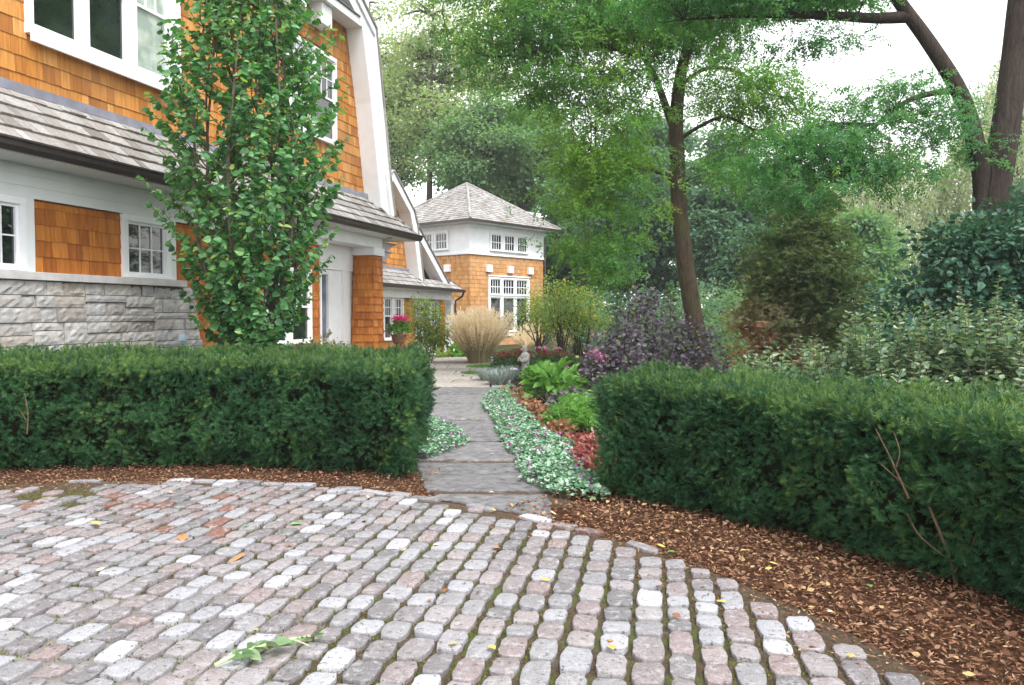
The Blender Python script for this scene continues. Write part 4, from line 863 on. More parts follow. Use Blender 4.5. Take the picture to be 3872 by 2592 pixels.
def willow(x, ytop, Yd, wpx, label, seed, nstr=420):
    r = rng_(seed); X, _, zt = DP(x, ytop, Yd); W = wpx / 1830 * Yd; root = empty('willow_tree', (X, Yd, 0), 0, label, 'tree', GB)
    tk = bez([(0, 0, -.1), (.2, 0, zt * .3), (-.1, 0, zt * .6), (.2, 0, zt * .9)], 5); segs = [(tk, taper(tk, .5, .1))]; P, T, N_ = [], [], []
    for i in range(nstr):
        a = r.uniform(0, 6.283); q = W * r.random() ** .5; z0 = zt * (1 - .5 * (q / W) ** 2) * r.uniform(.72, 1.0); L = r.uniform(2.0, 5.0); px, py = q * math.cos(a), q * math.sin(a)
        if i % 6 == 0: b = bez([tk[int(len(tk) * .7)], (px * .5, py * .5, z0 * .98), (px, py, z0)], 4); segs.append((b, taper(b, .09, .015)))
        nl = int(L * 17); t = np.arange(nl) / nl
        px_s = px + np.cos(a) * .6 * t; py_s = py + np.sin(a) * .6 * t; w = r.normal(size=(nl, 3)) * np.array([.13, .13, .1])
        P.append(np.stack([px_s, py_s, z0 - L * t ** 1.15], 1) + w); T.append(norm(r.normal(size=(nl, 3)) * .45 + np.array([0, 0, -1.0]))); N_.append(norm(r.normal(size=(nl, 3)) + np.array([0, 0, .3])))
    P, T, N_ = map(np.concatenate, (P, T, N_)); k = P[:, 2] > .5
    scatter('crown', P[k], T[k], N_[k], r.uniform(.2, .34, k.sum()), T_quad(.17), M['willow'], root, (vnoise(P[k], .5, seed) * .5 + r.random(k.sum()) * .5)); tubes_obj('trunk', segs, M['barkfar'], root, 6)
willow(2330, 95, 48, 190, 'pale grey-green weeping willow behind the forked dark tree', 421, 560)
willow(2020, 300, 52, 190, 'lower weeping willow showing beneath the arching limb', 422, 420)
# far woods: one mass
r = rng_(430); n = 1000; cx_ = r.uniform(-30, 60, n); cen = np.stack([cx_, r.uniform(60, 74, n), r.uniform(.5, 1, n) * np.interp(cx_, [-30, 0, 18, 22, 60], [7, 7, 8, 6, 6]) * r.random(n) ** .8], 1); out = np.tile([0, -1.0, .2], (n, 1))
p, t, nn = leaves_at(r, cen, out, 42, 1.1); tag(scatter('distant_woods', p, t, nn, r.uniform(.35, .55, len(p)), T_quad(.42), M['bgdark'], None, r.random(len(p))), kind='stuff')
# low undergrowth between garden and woods
def undergrowth(name, xs, ys, zs, n, per, cs, size, mat, seed):
    r = rng_(seed); cen = np.stack([r.uniform(*xs, n), r.uniform(*ys, n), zs[0] + (zs[1] - zs[0]) * r.random(n) ** 1.4], 1)
    p, t, nn = leaves_at(r, cen, np.tile([0, -.6, .5], (n, 1)), per, cs); k = p[:, 2] > .02
    return tag(scatter(name, p[k], t[k], nn[k], size * r.uniform(.7, 1.3, k.sum()), T_leaf(), M[mat], None, (np.repeat(r.random(n), per)[k] * .5 + r.random(k.sum()) * .5)), kind='stuff')
undergrowth('undergrowth', (2.5, 26), (28, 33), (.2, 2.6), 330, 55, .34, .13, 'bgblue', 431)
undergrowth('undergrowth', (5.5, 10), (22, 25), (.2, 2.3), 110, 60, .24, .09, 'bgmid', 432)
undergrowth('undergrowth', (9, 17), (17, 21), (.2, 2.2), 130, 60, .3, .1, 'bgmid', 433)
undergrowth('undergrowth', (-2.6, -1.75), (11.8, 16.5), (.05, .3), 90, 40, .12, .06, 'hyd', 435)
undergrowth('undergrowth', (1.5, 4.2), (8.2, 13.2), (.05, .4), 150, 40, .14, .07, 'vib', 436)
undergrowth('undergrowth', (-8, -1.8), (44, 47), (.1, 1.2), 40, 40, .3, .14, 'bgmid', 434)

# ================================================================== shrubs
def shrub(name, x, y, blobs, mat, label, seed, n, per, cs, size, tmpl, cat='shrub', group=None, stems=9, stemz=.35, rndf=None, flat=.6, droop=.3, shell=.4, srad=.016, smat='stem', zmin=.03, up=.9):
    r = rng_(seed); root = empty(name, (x, y, 0), 0, label, cat, group)
    cr, cen = crown(root, r, blobs, n, per, cs, size, tmpl, M[mat], shell=shell, flat=flat, droop=droop, rndf=rndf, name='foliage', zmin=zmin, up=up)
    segs = []
    for i in range(stems):
        c = cen[r.integers(len(cen))]; b0 = np.array([r.normal() * .08, r.normal() * .08, -.03]); b = bez([b0, b0 * .6 + c * np.array([.35, .35, stemz]) + r.normal(size=3) * .03, c], 5); segs.append((b, taper(b, srad, srad * .3)))
    tubes_obj('stems', segs, M[smat], root, 6); return root
# bronze japanese maple
def mf(p, rnd):
    q = np.clip((1.9 - p[:, 2]) * .38 - (p[:, 0]) * .22, -.1, .55); return rnd * .50 + .04 + q * (vnoise(p, 1.6, 3) > .42)
shrub('japanese_maple', 6.1, 17, [(0, 0, 2.6, 1.05, 1.0, 1.1), (-.35, 0, 1.5, .95, .9, .9), (.5, -.1, 1.6, .85, .9, .9), (.1, 0, 3.5, .7, .7, .75), (-.6, -.2, .75, .75, .8, .6), (.3, -.3, .8, .85, .8, .6), (-.75, 0, 2.2, .45, .6, .7), (.85, 0, 2.5, .35, .6, .6), (.12, 0, 4.05, .42, .45, .5)],
      'maple', 'rounded japanese maple with bronze and dark green lace leaves turning red low down', 501, 520, 34, .15, .10, T_palm(), 'tree', rndf=mf, flat=.4, droop=.5)
# large dark shrub under the forked tree
shrub('large_shrub', 8.3, 13.0, [(-.7, 0, 2.2, .95, 1, .8), (.3, -.2, 2.7, 1.1, 1, .8), (-.4, -.3, 1.3, 1.2, 1, .9), (.9, -.3, 1.8, 1.2, 1.0, .9), (-1.6, 0, 1.5, .65, .7, .7), (-1.3, -.2, .8, .8, .7, .6), (-1.1, 0, 2.6, .5, .6, .5), (.6, -.4, .8, 1.3, .9, .7), (1.5, -.2, 2.9, .9, .9, .9)],
      'lilac', 'large dark blue-green leafy shrub around the base of the forked tree', 502, 640, 36, .2, .105, T_leaf(.42, .08, .15), stems=16)
shrub('leafy_bush', 10.2, 16.5, [(0, 0, 1.6, .9, .8, .7), (-.9, .2, 1.3, .7, .7, .6), (.8, 0, 2.0, .9, .8, .8)], 'bgpale', 'small yellow-green bush glimpsed between the maple and the dark shrub', 503, 120, 36, .18, .09, T_leaf())
# grey-green shrubs with upright shoots of paired leaves, behind the right hedge
def upright_shrub(x, y, w, d, h, label, seed, ns):
    r = rng_(seed); root = empty('upright_shrub', (x, y, 0), 0, label, 'shrub', 'grey-green shrubs behind the right hedge'); P, T, N_, Sz, segs = [], [], [], [], []
    for i in range(ns):
        a = r.uniform(0, 6.283); q = r.random() ** .55; bx, by = q * w * math.cos(a), q * d * math.sin(a); H = h * (1 - .30 * q * q) * r.uniform(.62, 1.06)
        b = bez([(bx * .35, by * .35, 0), (bx * .75, by * .75, H * .4), (bx * 1.0 + r.normal() * .05, by + r.normal() * .05, H * .8), (bx * 1.08 + r.normal() * .04, by * 1.05, H)], 5); segs.append((b, taper(b, .010, .003)))
        z = H * .22; k = 0; BA = np.array([tuple(v) for v in b])
        while z < H:
            pp = np.array([np.interp(z, BA[:, 2], BA[:, 0]), np.interp(z, BA[:, 2], BA[:, 1]), z]); s = (.105 if z < H * .8 else .105 - .065 * (z - H * .8) / (H * .2)) * r.uniform(.75, 1.2)
            an = k * 1.57 + i
            for sg in (0, math.pi):
                dv = np.array([math.cos(an + sg), math.sin(an + sg), .45 if z > H * .6 else .1]) + r.normal(size=3) * .25
                P.append(pp); T.append(dv); N_.append(np.array([-dv[0] * .5, -dv[1] * .5, 1]) + r.normal(size=3) * .3); Sz.append(s)
                if r.random() < .55 and z < H * .75: P.append(pp + dv * .10 + r.normal(size=3) * .05); T.append(dv + r.normal(size=3) * .7); N_.append(np.array([0, 0, 1]) + r.normal(size=3) * .5); Sz.append(s * .85)
            z += .055 + .02 * r.random(); k += 1
    scatter('foliage', np.array(P), np.array(T), np.array(N_), np.array(Sz), T_leaf(.36, .06, .1), M['vib'], root, seed=seed); tubes_obj('stems', segs, M['stem'], root, 5)
for i, (x, y, w, d, h, ns, lb) in enumerate(((3.35, 9.9, .75, .6, 1.35, 60, 'low grey-green shrub at the left end of its row beside the purple bush'), (4.5, 9.8, .8, .65, 1.75, 80, 'grey-green upright shrub in front of the bronze maple'), (5.5, 9.4, .8, .6, 2.0, 95, 'tallest grey-green shrub with pale upright shoots behind the right hedge'), (6.5, 9.2, .75, .6, 1.85, 85, 'grey-green shrub with pale shoots before the dark leafy shrub'), (4.1, 8.3, .7, .5, 1.1, 65, 'short grey-green shrub directly touching the back of the right hedge'), (5.2, 7.6, .8, .5, 1.2, 70, 'short grey-green shrub at the right frame edge behind the hedge'), (7.6, 9.6, .8, .6, 1.9, 70, 'rightmost grey-green shrub, cut by the frame edge'))):
    upright_shrub(x, y, w, d, h, lb, 510 + i, ns)
# purple smoke bush
def smoke():
    B = [(0, 0, .95, 1.05, .7, .55), (-.8, 0, .75, .5, .6, .55), (.75, 0, .85, .6, .6, .55), (-.35, -.1, 1.35, .45, .5, .3), (.5, 0, 1.4, .5, .5, .3), (-1.0, -.2, .4, .45, .5, .4), (.2, -.3, .45, 1.0, .5, .45), (1.1, -.1, .5, .5, .5, .45), (-.15, 0, 1.95, .26, .2, .20, .13)]
    q = shrub('smoke_bush', 2.65, 15.2, B, 'smoke', 'purple-leaved smoke bush with a taller spray of round leaves on top', 520, 260, 20, .17, .075, T_round(), stems=26, srad=.012, flat=.8); q.scale = (.95, .95, .90)
smoke()
# small multi-stemmed trees with yellowing leaves near the tower
for i, (x, y, h, w, lb) in enumerate(((1.05, 30.0, 2.5, .85, 'small yellowing multi-stemmed tree directly in front of the tall tower window'), (1.55, 25.8, 2.6, .75, 'small tree with thin dark stems and orange-flecked leaves left of the purple bush'), (2.25, 26.4, 2.5, .8, 'small yellow-green tree with forked stem touching the purple bush'))):
    B = [(0, 0, h * .72, w, w * .8, h * .22), (-.4 * w, 0, h * .55, w * .7, w * .7, h * .18), (.4 * w, 0, h * .52, w * .7, w * .7, h * .18), (0, 0, h * .9, w * .55, w * .5, h * .12)]
    shrub('crabapple_tree', x, y, B, 'crab', lb, 530 + i, 105, 18, .27, .08, T_leaf(), 'tree', 'small yellowing trees by the tower', stems=12, stemz=.42, srad=.035, shell=.25, smat='bark')
shrub('feathery_bush', 2.5, 29.5, [(0, 0, 1.5, .9, .8, .8), (-.5, 0, .9, .8, .7, .7), (.5, 0, 2.1, .6, .6, .6)], 'feath', 'soft feathery green bush behind the small yellowing trees', 534, 150, 40, .2, .1, T_quad(.12), stems=6)
shrub('climbing_rose', -2.72, 25.2, [(0, 0, 1.75, .5, .35, .42), (-.25, 0, 1.35, .4, .3, .4), (.25, 0, 1.3, .45, .3, .45), (.1, 0, .8, .5, .3, .4, .12), (.45, 0, .9, .25, .25, .4, .08)], 'crab', 'lanky rose bush with yellowing leaves in front of the white garden doors', 540, 130, 22, .12, .075, T_leaf(), stems=9, srad=.02, stemz=.45, shell=.3)
shrub('low_shrub', -4.1, 17.6, [(0, 0, .75, .55, .4, .3), (-.4, 0, .65, .4, .35, .3)], 'maple', 'low wispy brown-green shrub at the foot of the white porch panelling', 541, 60, 20, .12, .07, T_leaf(), stems=8)
def spruce(x, y, h, w, label, seed, mat='feath'):
    r = rng_(seed); root = empty('young_conifer', (x, y, 0), 0, label, 'conifer'); P, T, segs = [], [], [([(0, 0, 0), (0, 0, h)], [.03, .006])]
    for z in np.linspace(.15, h, 16):
        L = w * (1 - z / h) + .06
        for k in range(7):
            a = r.uniform(0, 6.283); d = np.array([math.cos(a), math.sin(a), .25])
            for s in np.linspace(.1, 1, 8): P.append(np.array([0, 0, z]) + d * L * s + r.normal(size=3) * .015); T.append(d + r.normal(size=3) * .5)
    P, T = np.array(P), np.array(T); scatter('foliage', P, T, norm(r.normal(size=P.shape) + [0, 0, 1]), .10, T_yew(), M[mat], root, seed=seed); tubes_obj('trunk', segs, M['stem'], root, 5)
spruce(3.15, 24, 2.75, .35, 'slim pale green young spruce rising behind the purple bush', 550)
spruce(4.35, 22, 2.35, .75, 'young conifer with drooping tips left of the leaning locust trunk', 551, 'bgmid')

# ================================================================== grasses and border flowers
def grass(name, x, y, nb, h, spread, mat, label, seed, plumes=0, pmat='straw', w=.011, cat='grass', group=None, base_r=.1):
    r = rng_(seed); root = empty(name, (x, y, 0), 0, label, cat, group); vs, fs, rn = [], [], []
    def blade(L, s, a, b0, wid, nk=6, bend=1.0):
        base = len(vs); sd_ = (-math.sin(a), math.cos(a))
        for k in range(nk + 1):
            t = k / nk; q = b0 + s * t ** 1.35 * bend; z = L * (t - .30 * bend * t ** 3 * s / max(L, .1)); ww = wid * (1 - t) ** .6
            for sg in (-1, 1): vs.append((q * math.cos(a) + sg * ww * sd_[0], q * math.sin(a) + sg * ww * sd_[1], z))
        for k in range(nk): i = base + 2 * k; fs.append((i, i + 1, i + 3, i + 2)); rn.append(rr)
        return vs[-1]
    for i in range(nb): rr = r.random(); blade(h * r.uniform(.45, .8), spread * r.uniform(.2, 1), r.uniform(0, 6.283), r.random() ** .5 * base_r, w)
    V = np.array(vs); loops = np.array(fs).ravel(); raw_mesh('blades', V, loops, np.arange(len(fs)) * 4, np.array(rn), [M[mat]], None, root)
    if plumes:
        vs.clear(); fs.clear(); rn.clear(); P, T = [], []
        for i in range(plumes):
            rr = r.random(); a = r.uniform(0, 6.283); L = h * r.uniform(.68, 1.04); s = spread * r.uniform(.1, .95); b0 = r.random() ** .5 * base_r; st = len(vs); blade(L, s, a, b0, .006)
            K = np.array(vs[st:]).reshape(-1, 2, 3).mean(1); tp = K[-1] - K[-3]
            for j in range(60): t = r.random(); pp = K[-5] + (K[-1] - K[-5]) * t; P.append(pp + r.normal(size=3) * .018 * (1.3 - t)); T.append(norm(tp) + r.normal(size=3) * .28)
        raw_mesh('flower_stalks', np.array(vs), np.array(fs).ravel(), np.arange(len(fs)) * 4, np.array(rn), [M['blade']], None, root)
        P, T = np.array(P), np.array(T); scatter('plumes', P, T, norm(r.normal(size=P.shape)), r.uniform(.05, .11, len(P)), T_quad(.12), M[pmat], root, seed=seed)
    return root
grass('ornamental_grass', -1.05, 25.4, 620, 1.80, .95, 'blade', 'fountain of tan ornamental grass with pale pinkish plumes by the path', 560, 560, w=.010, base_r=.34)
for i, (x, y) in enumerate(((.55, 33.5), (2.0, 31.2))): grass('ornamental_grass', x, y, 420, 1.35, .9, 'straw', ('straw coloured grass clump under the tall tower window', 'straw coloured grass clump behind the small yellowing trees')[i], 561 + i, 60)
for i, (x, y, q, lb) in enumerate(((-.30, 17.6, .42, 'blue-grey tufted grass mound nearest the camera beside the path'), (-.55, 18.7, .36, 'blue-grey tufted grass mound beside the beige flagstones'), (-.12, 19.0, .40, 'blue-grey tufted grass mound against the stone statue'))): grass('blue_fescue', x, y, 520, q * 1.35, q * .85, 'fesc', lb, 565 + i, w=.008, base_r=.18, group='blue-grey grass mounds by the path')
def mound(name, x, y, rx, ry, h, mat, label, seed, n, size, tmpl, cat='plant', group=None, per=9, cs=.05, up=1.0, droop=.1, flat=.6, rndf=None):
    r = rng_(seed); root = empty(name, (x, y, 0), 0, label, cat, group); a = r.uniform(0, 6.283, n); q = r.random(n) ** .5
    cen = np.stack([rx * q * np.cos(a), ry * q * np.sin(a), h * (.25 + .75 * np.sqrt(1 - .92 * q * q)) * r.uniform(.5, 1.02, n)], 1); out = norm(cen * np.array([1, 1, .8]) + [0, 0, .1])
    p, t, nn = leaves_at(r, cen, out, per, cs, flat, droop, up); rnd = np.repeat(r.random(n), per) * .4 + r.random(len(p)) * .6
    if rndf: rnd = rndf(p, rnd)
    scatter('foliage', p, t, nn, size * r.uniform(.7, 1.3, len(p)), tmpl, M[mat], root, rnd)
    segs = [([(c[0] * .3, c[1] * .3, -.02), (c[0] * .75, c[1] * .75, c[2] * .6), tuple(c)], [.008, .006, .004]) for c in cen[r.choice(n, min(n, 26), replace=False)]]
    tubes_obj('stems', segs, M['greenstem'], root, 5); return root, cen, r
def heads(root, r, cen, mat, n, size, k=26, name='flowers', lift=.06, sp=.035, flat=.35):
    c = cen[np.argsort(-cen[:, 2] + r.random(len(cen)) * .12)[:n]] + [0, 0, lift]; P = np.repeat(c, k, 0) + r.normal(size=(n * k, 3)) * np.array([sp, sp, sp * flat])
    A_, B_ = norm(r.normal(size=P.shape) + [0, 0, .7]), norm(r.normal(size=P.shape) * .5 + [0, 0, 1])
    if n > 12: scatter(name, P, A_, B_, size, T_leaf(.4), M[mat], root, seed=3); return
    for i in range(n): q = slice(i * k, i * k + k); scatter('flower_head', P[q], A_[q], B_[q], size, T_leaf(.4), M[mat], root, seed=3)
a_ = mound('sedum', .05, 22.6, .62, .5, .52, 'sedl', 'rounded sedum with flat dark red flower heads beside the statue', 570, 150, .08, T_leaf(.4)); heads(a_[0], a_[2], a_[1], 'sedf', 75, .035)
a_ = mound('sedum', 1.15, 23.2, .75, .5, .46, 'sedl', 'red flowering sedum spreading behind the big green leaves', 571, 150, .08, T_leaf(.4)); heads(a_[0], a_[2], a_[1], 'sedf', 60, .035); heads(a_[0], a_[2], a_[1], 'pink', 5, .06, 14, 'pink_flowers', .16)
a_ = mound('sedum', 2.35, 22.4, .6, .5, .48, 'sedl', 'red flowering sedum at the foot of the purple bush', 572, 90, .08, T_leaf(.4)); heads(a_[0], a_[2], a_[1], 'sedf', 30, .035)
a_ = mound('hydrangea', .74, 14.5, .46, .52, .62, 'hyd', 'big-leaved fresh green hydrangea beyond the silver ground cover', 573, 85, .21, T_leaf(.36, .07, .22), per=3, cs=.07); heads(a_[0], a_[2], a_[1][a_[1][:, 0] > .2], 'pink', 1, .07, 40, 'pink_flower', .05, .05, .8)
a_ = mound('phlox', 1.55, 14.9, .30, .3, .85, 'smoke', 'pink flowered dark-leaved plant between hydrangea and right hedge', 574, 50, .1, T_leaf(.4), per=6); heads(a_[0], a_[2], a_[1], 'pink', 4, .06, 30, 'pink_flower', .05, .05, .8)
mound('dusky_plant', .95, 12.6, .32, .4, .36, 'pebble', 'plum-grey leaved plant in front of the hydrangea', 575, 70, .09, T_leaf(.42), per=6)
mound('green_perennial', .82, 10.9, .32, .42, .34, 'hyd', 'bright green lobed-leaf perennial next to the right hedge end', 576, 90, .085, T_palm(), per=6)
mound('green_perennial', 1.02, 12.0, .3, .42, .42, 'hyd', 'taller bright green perennial hard against the right hedge', 577, 80, .08, T_palm(), per=6)
mound('hosta', -1.95, 29.2, .42, .4, .3, 'hyd', 'low hosta with broad pale leaves at the wing porch column', 578, 26, .28, T_leaf(.34, .08, .25), per=2); mound('hosta', -2.6, 28.6, .4, .35, .26, 'crab', 'yellowing low hosta near the end of the left hedge', 579, 30, .2, T_leaf(.34, .08, .25), per=2)
HG = 'heuchera plants edging the silver ground cover'
for i, (x, y, mt, lb, q) in enumerate(((.86, 7.75, 'heu_r', 'coral red heuchera at the very end of the right hedge, first of its row', .20), (.86, 8.5, 'heu_r', 'pale coral heuchera, second of its row from the cobbles', .22), (.86, 9.4, 'heu_r', 'crimson heuchera beside the bare soil, third of its row from the cobbles', .22), (.62, 10.3, 'heu_o', 'copper heuchera in front of the bright green perennial', .20), (.50, 11.1, 'heu_o', 'orange-brown heuchera, fifth of its row from the cobbles', .2), (.42, 12.1, 'heu_o', 'red-tinged copper heuchera before the plum-grey plant', .22), (.27, 13.1, 'heu_o', 'rusty heuchera just in front of the hydrangea', .22), (.10, 14.1, 'heu_o', 'brownish heuchera left of the hydrangea leaves', .22), (-.02, 15.2, 'heu_o', 'last and farthest copper heuchera of its row', .2))):
    mound('heuchera', x, y, q, q * 1.35, .15, mt, lb, 580 + i, 36, .062, T_round(), 'heuchera', HG, per=7, cs=.04)
# silver ground cover
def groundcover(pts, label_seed, nper, flow):
    r = rng_(label_seed); P = []
    for (x, y, w), (x2, y2, w2) in zip(pts[:-1], pts[1:]):
        n = int(nper * math.hypot(x2 - x, y2 - y) * (w + w2)); t = r.random(n); s = r.uniform(-1, 1, n); ww = w + (w2 - w) * t
        px = x + (x2 - x) * t + s * ww * (1 + .22 * (vnoise(np.stack([s * 2, y + (y2 - y) * t, t * 0], 1), 3.1, 4) - .5) * 2); py = y + (y2 - y) * t
        z = (.045 + .11 * np.sqrt(np.clip(1 - s * s * .96, 0, 1)) * (.55 + .9 * vnoise(np.stack([px, py, px * 0], 1), 5.5, 9))) * (1 - .35 * r.random(n) ** 2); P.append(np.stack([px, py, z], 1))
    P = np.concatenate(P); n = len(P); T = norm(np.concatenate([r.normal(size=(n, 2)), r.normal(size=(n, 1)) * .3], 1)); N_ = norm(r.normal(size=(n, 3)) * .38 + [0, 0, 1])
    o = tag(scatter('ground_cover', P, T, N_, r.uniform(.026, .05, n), T_leaf(.42, .05, .08), M['lam'], None, seed=label_seed), kind='stuff')
    k = r.choice(n, flow, replace=False); F_ = np.repeat(P[k] + [0, 0, .03], 8, 0) + r.normal(size=(flow * 8, 3)) * .012
    scatter('violet_flowers', F_, norm(r.normal(size=F_.shape) + [0, 0, .6]), norm(r.normal(size=F_.shape)), .022, T_leaf(.4), M['lamf'], o, seed=8)
groundcover([(-.05, 16.2, .12), (-.20, 15.0, .28), (-.20, 14.0, .36), (-.08, 12.6, .31), (.10, 11.3, .30), (.16, 10.1, .35), (.33, 9.2, .36), (.36, 8.3, .30), (.46, 7.4, .36), (.62, 6.78, .24), (.72, 6.62, .05)], 601, 3000, 75)
groundcover([(-1.25, 11.4, .20), (-.98, 10.5, .32), (-.92, 9.6, .34), (-.98, 8.9, .26), (-1.0, 8.5, .08)], 602, 3000, 24)
def thyme(x, y, rx, ry, seed):
    r = rng_(seed); n = 1500; a = r.uniform(0, 6.283, n); q = r.random(n) ** .5; P = np.stack([x + rx * q * np.cos(a), y + ry * q * np.sin(a), .03 + .05 * (1 - q) * r.random(n)], 1)
    tag(scatter('creeping_thyme', P, norm(r.normal(size=P.shape) + [0, 0, .4]), norm(r.normal(size=P.shape) * .4 + [0, 0, 1]), .05, T_leaf(), M['hyd'], None, seed=seed), kind='stuff')
thyme(-.95, 20.9, .38, .35, 611); thyme(-.75, 23.4, .6, .5, 612)

# ================================================================== mulch, moss and fallen leaves
r = rng_(620); n = 30000
a = np.concatenate([r.uniform(R(59), R(135), n // 2), r.uniform(R(2), R(56), n // 2)]); q = CR + .0 + (1.15 * r.random(n) ** .9)
P = np.stack([CX + q * np.cos(a), CY + q * np.sin(a), .012 + .03 * r.random(n)], 1)
k = ~((P[:, 0] > -.72) & (P[:, 0] < .5) & (P[:, 1] > 6.2)); P = P[k]; n = len(P)
T = norm(np.concatenate([r.normal(size=(n, 2)), r.normal(size=(n, 1)) * .25], 1)); N_ = norm(r.normal(size=(n, 3)) * .45 + [0, 0, 1])
m1 = 3800; a1 = np.concatenate([r.uniform(R(4), R(50), m1 // 2), r.uniform(R(84), R(122), m1 // 2)]); q1 = CR + .05 - .5 * r.random(m1) ** 2.2; P1 = np.stack([CX + q1 * np.cos(a1), CY + q1 * np.sin(a1), .018 + .018 * r.random(m1)], 1)
P = np.concatenate([P, P1]); n = len(P); T = norm(np.concatenate([r.normal(size=(n, 2)), r.normal(size=(n, 1)) * .25], 1)); N_ = norm(r.normal(size=(n, 3)) * .45 + [0, 0, 1])
tag(scatter('mulch', P, T, N_, r.uniform(.012, .042, n), T_quad(.15), M['mulch'], None, seed=621), kind='stuff')
n = 1700; a = r.uniform(R(2), R(52), n); q = CR + .04 + 1.0 * r.random(n); P = np.stack([CX + q * np.cos(a), CY + q * np.sin(a), .03 + .025 * r.random(n)], 1)
tag(scatter('leaf_litter', P, norm(np.concatenate([r.normal(size=(n, 2)), r.normal(size=(n, 1)) * .3], 1)), norm(r.normal(size=(n, 3)) * .5 + [0, 0, 1]), r.uniform(.022, .052, n), T_leaf(.3, .12, -.1), leaf_mat('dry_brown_leaves', [(0, (.07, .032, .02)), (.5, (.18, .09, .055)), (.85, (.30, .18, .12)), (1, (.46, .32, .15))], .1, .8, .1), None, seed=622), kind='stuff')
def moss(n, seed):
    r = rng_(seed); P = np.stack([r.uniform(-5.5, 2, n), r.uniform(2.6, 7.4, n), np.full(n, .014)], 1); d = np.hypot(P[:, 0] - CX, P[:, 1] - CY)
    k = (d < CR - .25) & (vnoise(P, 2.6, 5) > .44); P = P[k]; n = len(P)
    tag(scatter('moss', P, norm(r.normal(size=(n, 3)) * .6 + [0, 0, .8]), norm(r.normal(size=(n, 3)) + [0, 0, .5]), r.uniform(.008, .017, n), T_quad(.35), leaf_mat('joint_moss', [(0, (.05, .07, .012)), (.6, (.12, .15, .025)), (1, (.20, .20, .04))], .2, .8, .1), None, seed=seed), kind='stuff')
moss(70000, 630)
LC = {'yellow': plain('yellow_fallen_leaf', (.50, .36, .10), .6, .3, 30, .15), 'orange': plain('orange_fallen_leaf', (.42, .19, .08), .6, .3, 30, .2), 'brown': plain('brown_fallen_leaf', (.24, .11, .055), .7, .2, 30, .2), 'green': plain('green_fallen_leaf', (.14, .34, .09), .5, .3, 30, .2), 'pale': plain('pale_fallen_leaf', (.66, .52, .32), .6, .3, 30, .15)}
LM = {}
def fallen(x, y, size, col, label=None, group=True, z=None):
    rr = random.Random(int(x * 1000) + int(y * 777)); key = (col, rr.randrange(2))
    if key not in LM:
        m = MB(); cu = (.12, -.10)[key[1]]; w = (.36, .30)[key[1]]; vs = []
        for t in np.linspace(0, 1, 7):
            ww = w * math.sin(math.pi * min(.98, t * .93 + .04)) ** .8
            for s in (-1, 0, 1): vs.append((s * ww, t, .05 + cu * (abs(s) * .9) + .10 * math.sin(t * 3 + key[1])))
        fs = [(3 * i + j, 3 * i + j + 1, 3 * i + j + 4, 3 * i + j + 3) for i in range(6) for j in range(2)]; m.add(vs, fs); m.tube([(0, -.25, .08), (0, .02, .06)], .015, 4)
        o = m.build('fallen_leaf', LC[col]); LM[key] = o.data
    else: o = bpy.data.objects.new('fallen_leaf', LM[key]); COL.objects.link(o)
    d = math.hypot(x - CX, y - CY); o.location = (x, y, z if z is not None else (.042 if d < CR else .05)); o.scale = (size,) * 3; o.rotation_euler = (rr.gauss(0, .15), rr.gauss(0, .15), rr.uniform(0, 6.28))
    tag(o, label or {'yellow': 'small yellow fallen leaf lying on the ground', 'orange': 'small orange fallen leaf lying on the ground', 'brown': 'small brown fallen leaf lying on the ground', 'green': 'small green fallen leaf lying on the ground', 'pale': 'small pale dry leaf lying on the ground'}[col], 'leaf', None if label and not group else ('small ' + col + ' fallen leaves'))
GP = lambda px, py: (lambda Yd: ((px - 1171) / 1830 * Yd, Yd))(1.6 * 1830 / (py - 716.7))
for px, py, s, c, lb in ((410, 1245, .10, 'orange', 'large pale orange leaf on the cobbles left of centre'), (553, 1291, .11, 'orange', 'long orange-brown leaf, largest on the middle cobbles'), (219, 1221, .085, 'yellow', 'bright yellow leaf on the cobbles near the left earth patch'), (1130, 1275, .08, 'orange', 'orange leaf on the cobbles directly below the path'), (1010, 1375, .06, 'brown', None), (660, 1218, .09, 'green', 'green leaf lying on the far cobbles below the left hedge'), (1395, 1500, .06, 'orange', None)):
    x, y = GP(px, py); fallen(x, y, s, c, lb, False)
rr = random.Random(9)
for i in range(95):
    col = rr.choice(('yellow', 'yellow', 'orange', 'brown', 'pale', 'green'))
    if i < 55: a = rr.uniform(R(0), R(130)); q = CR * rr.random() ** .5; x, y = CX + q * math.cos(a), CY + q * math.sin(a)
    elif i < 80: a = rr.choice((rr.uniform(R(96), R(126)), rr.uniform(R(14), R(50)))); q = CR + rr.uniform(.05, .6); x, y = CX + q * math.cos(a), CY + q * math.sin(a)
    else: y = rr.uniform(6.8, 12); x = rr.uniform(-.8, .1) - .07 * (y - 7)
    if y < 2.9: continue
    fallen(x, y, rr.uniform(.035, .06), col)

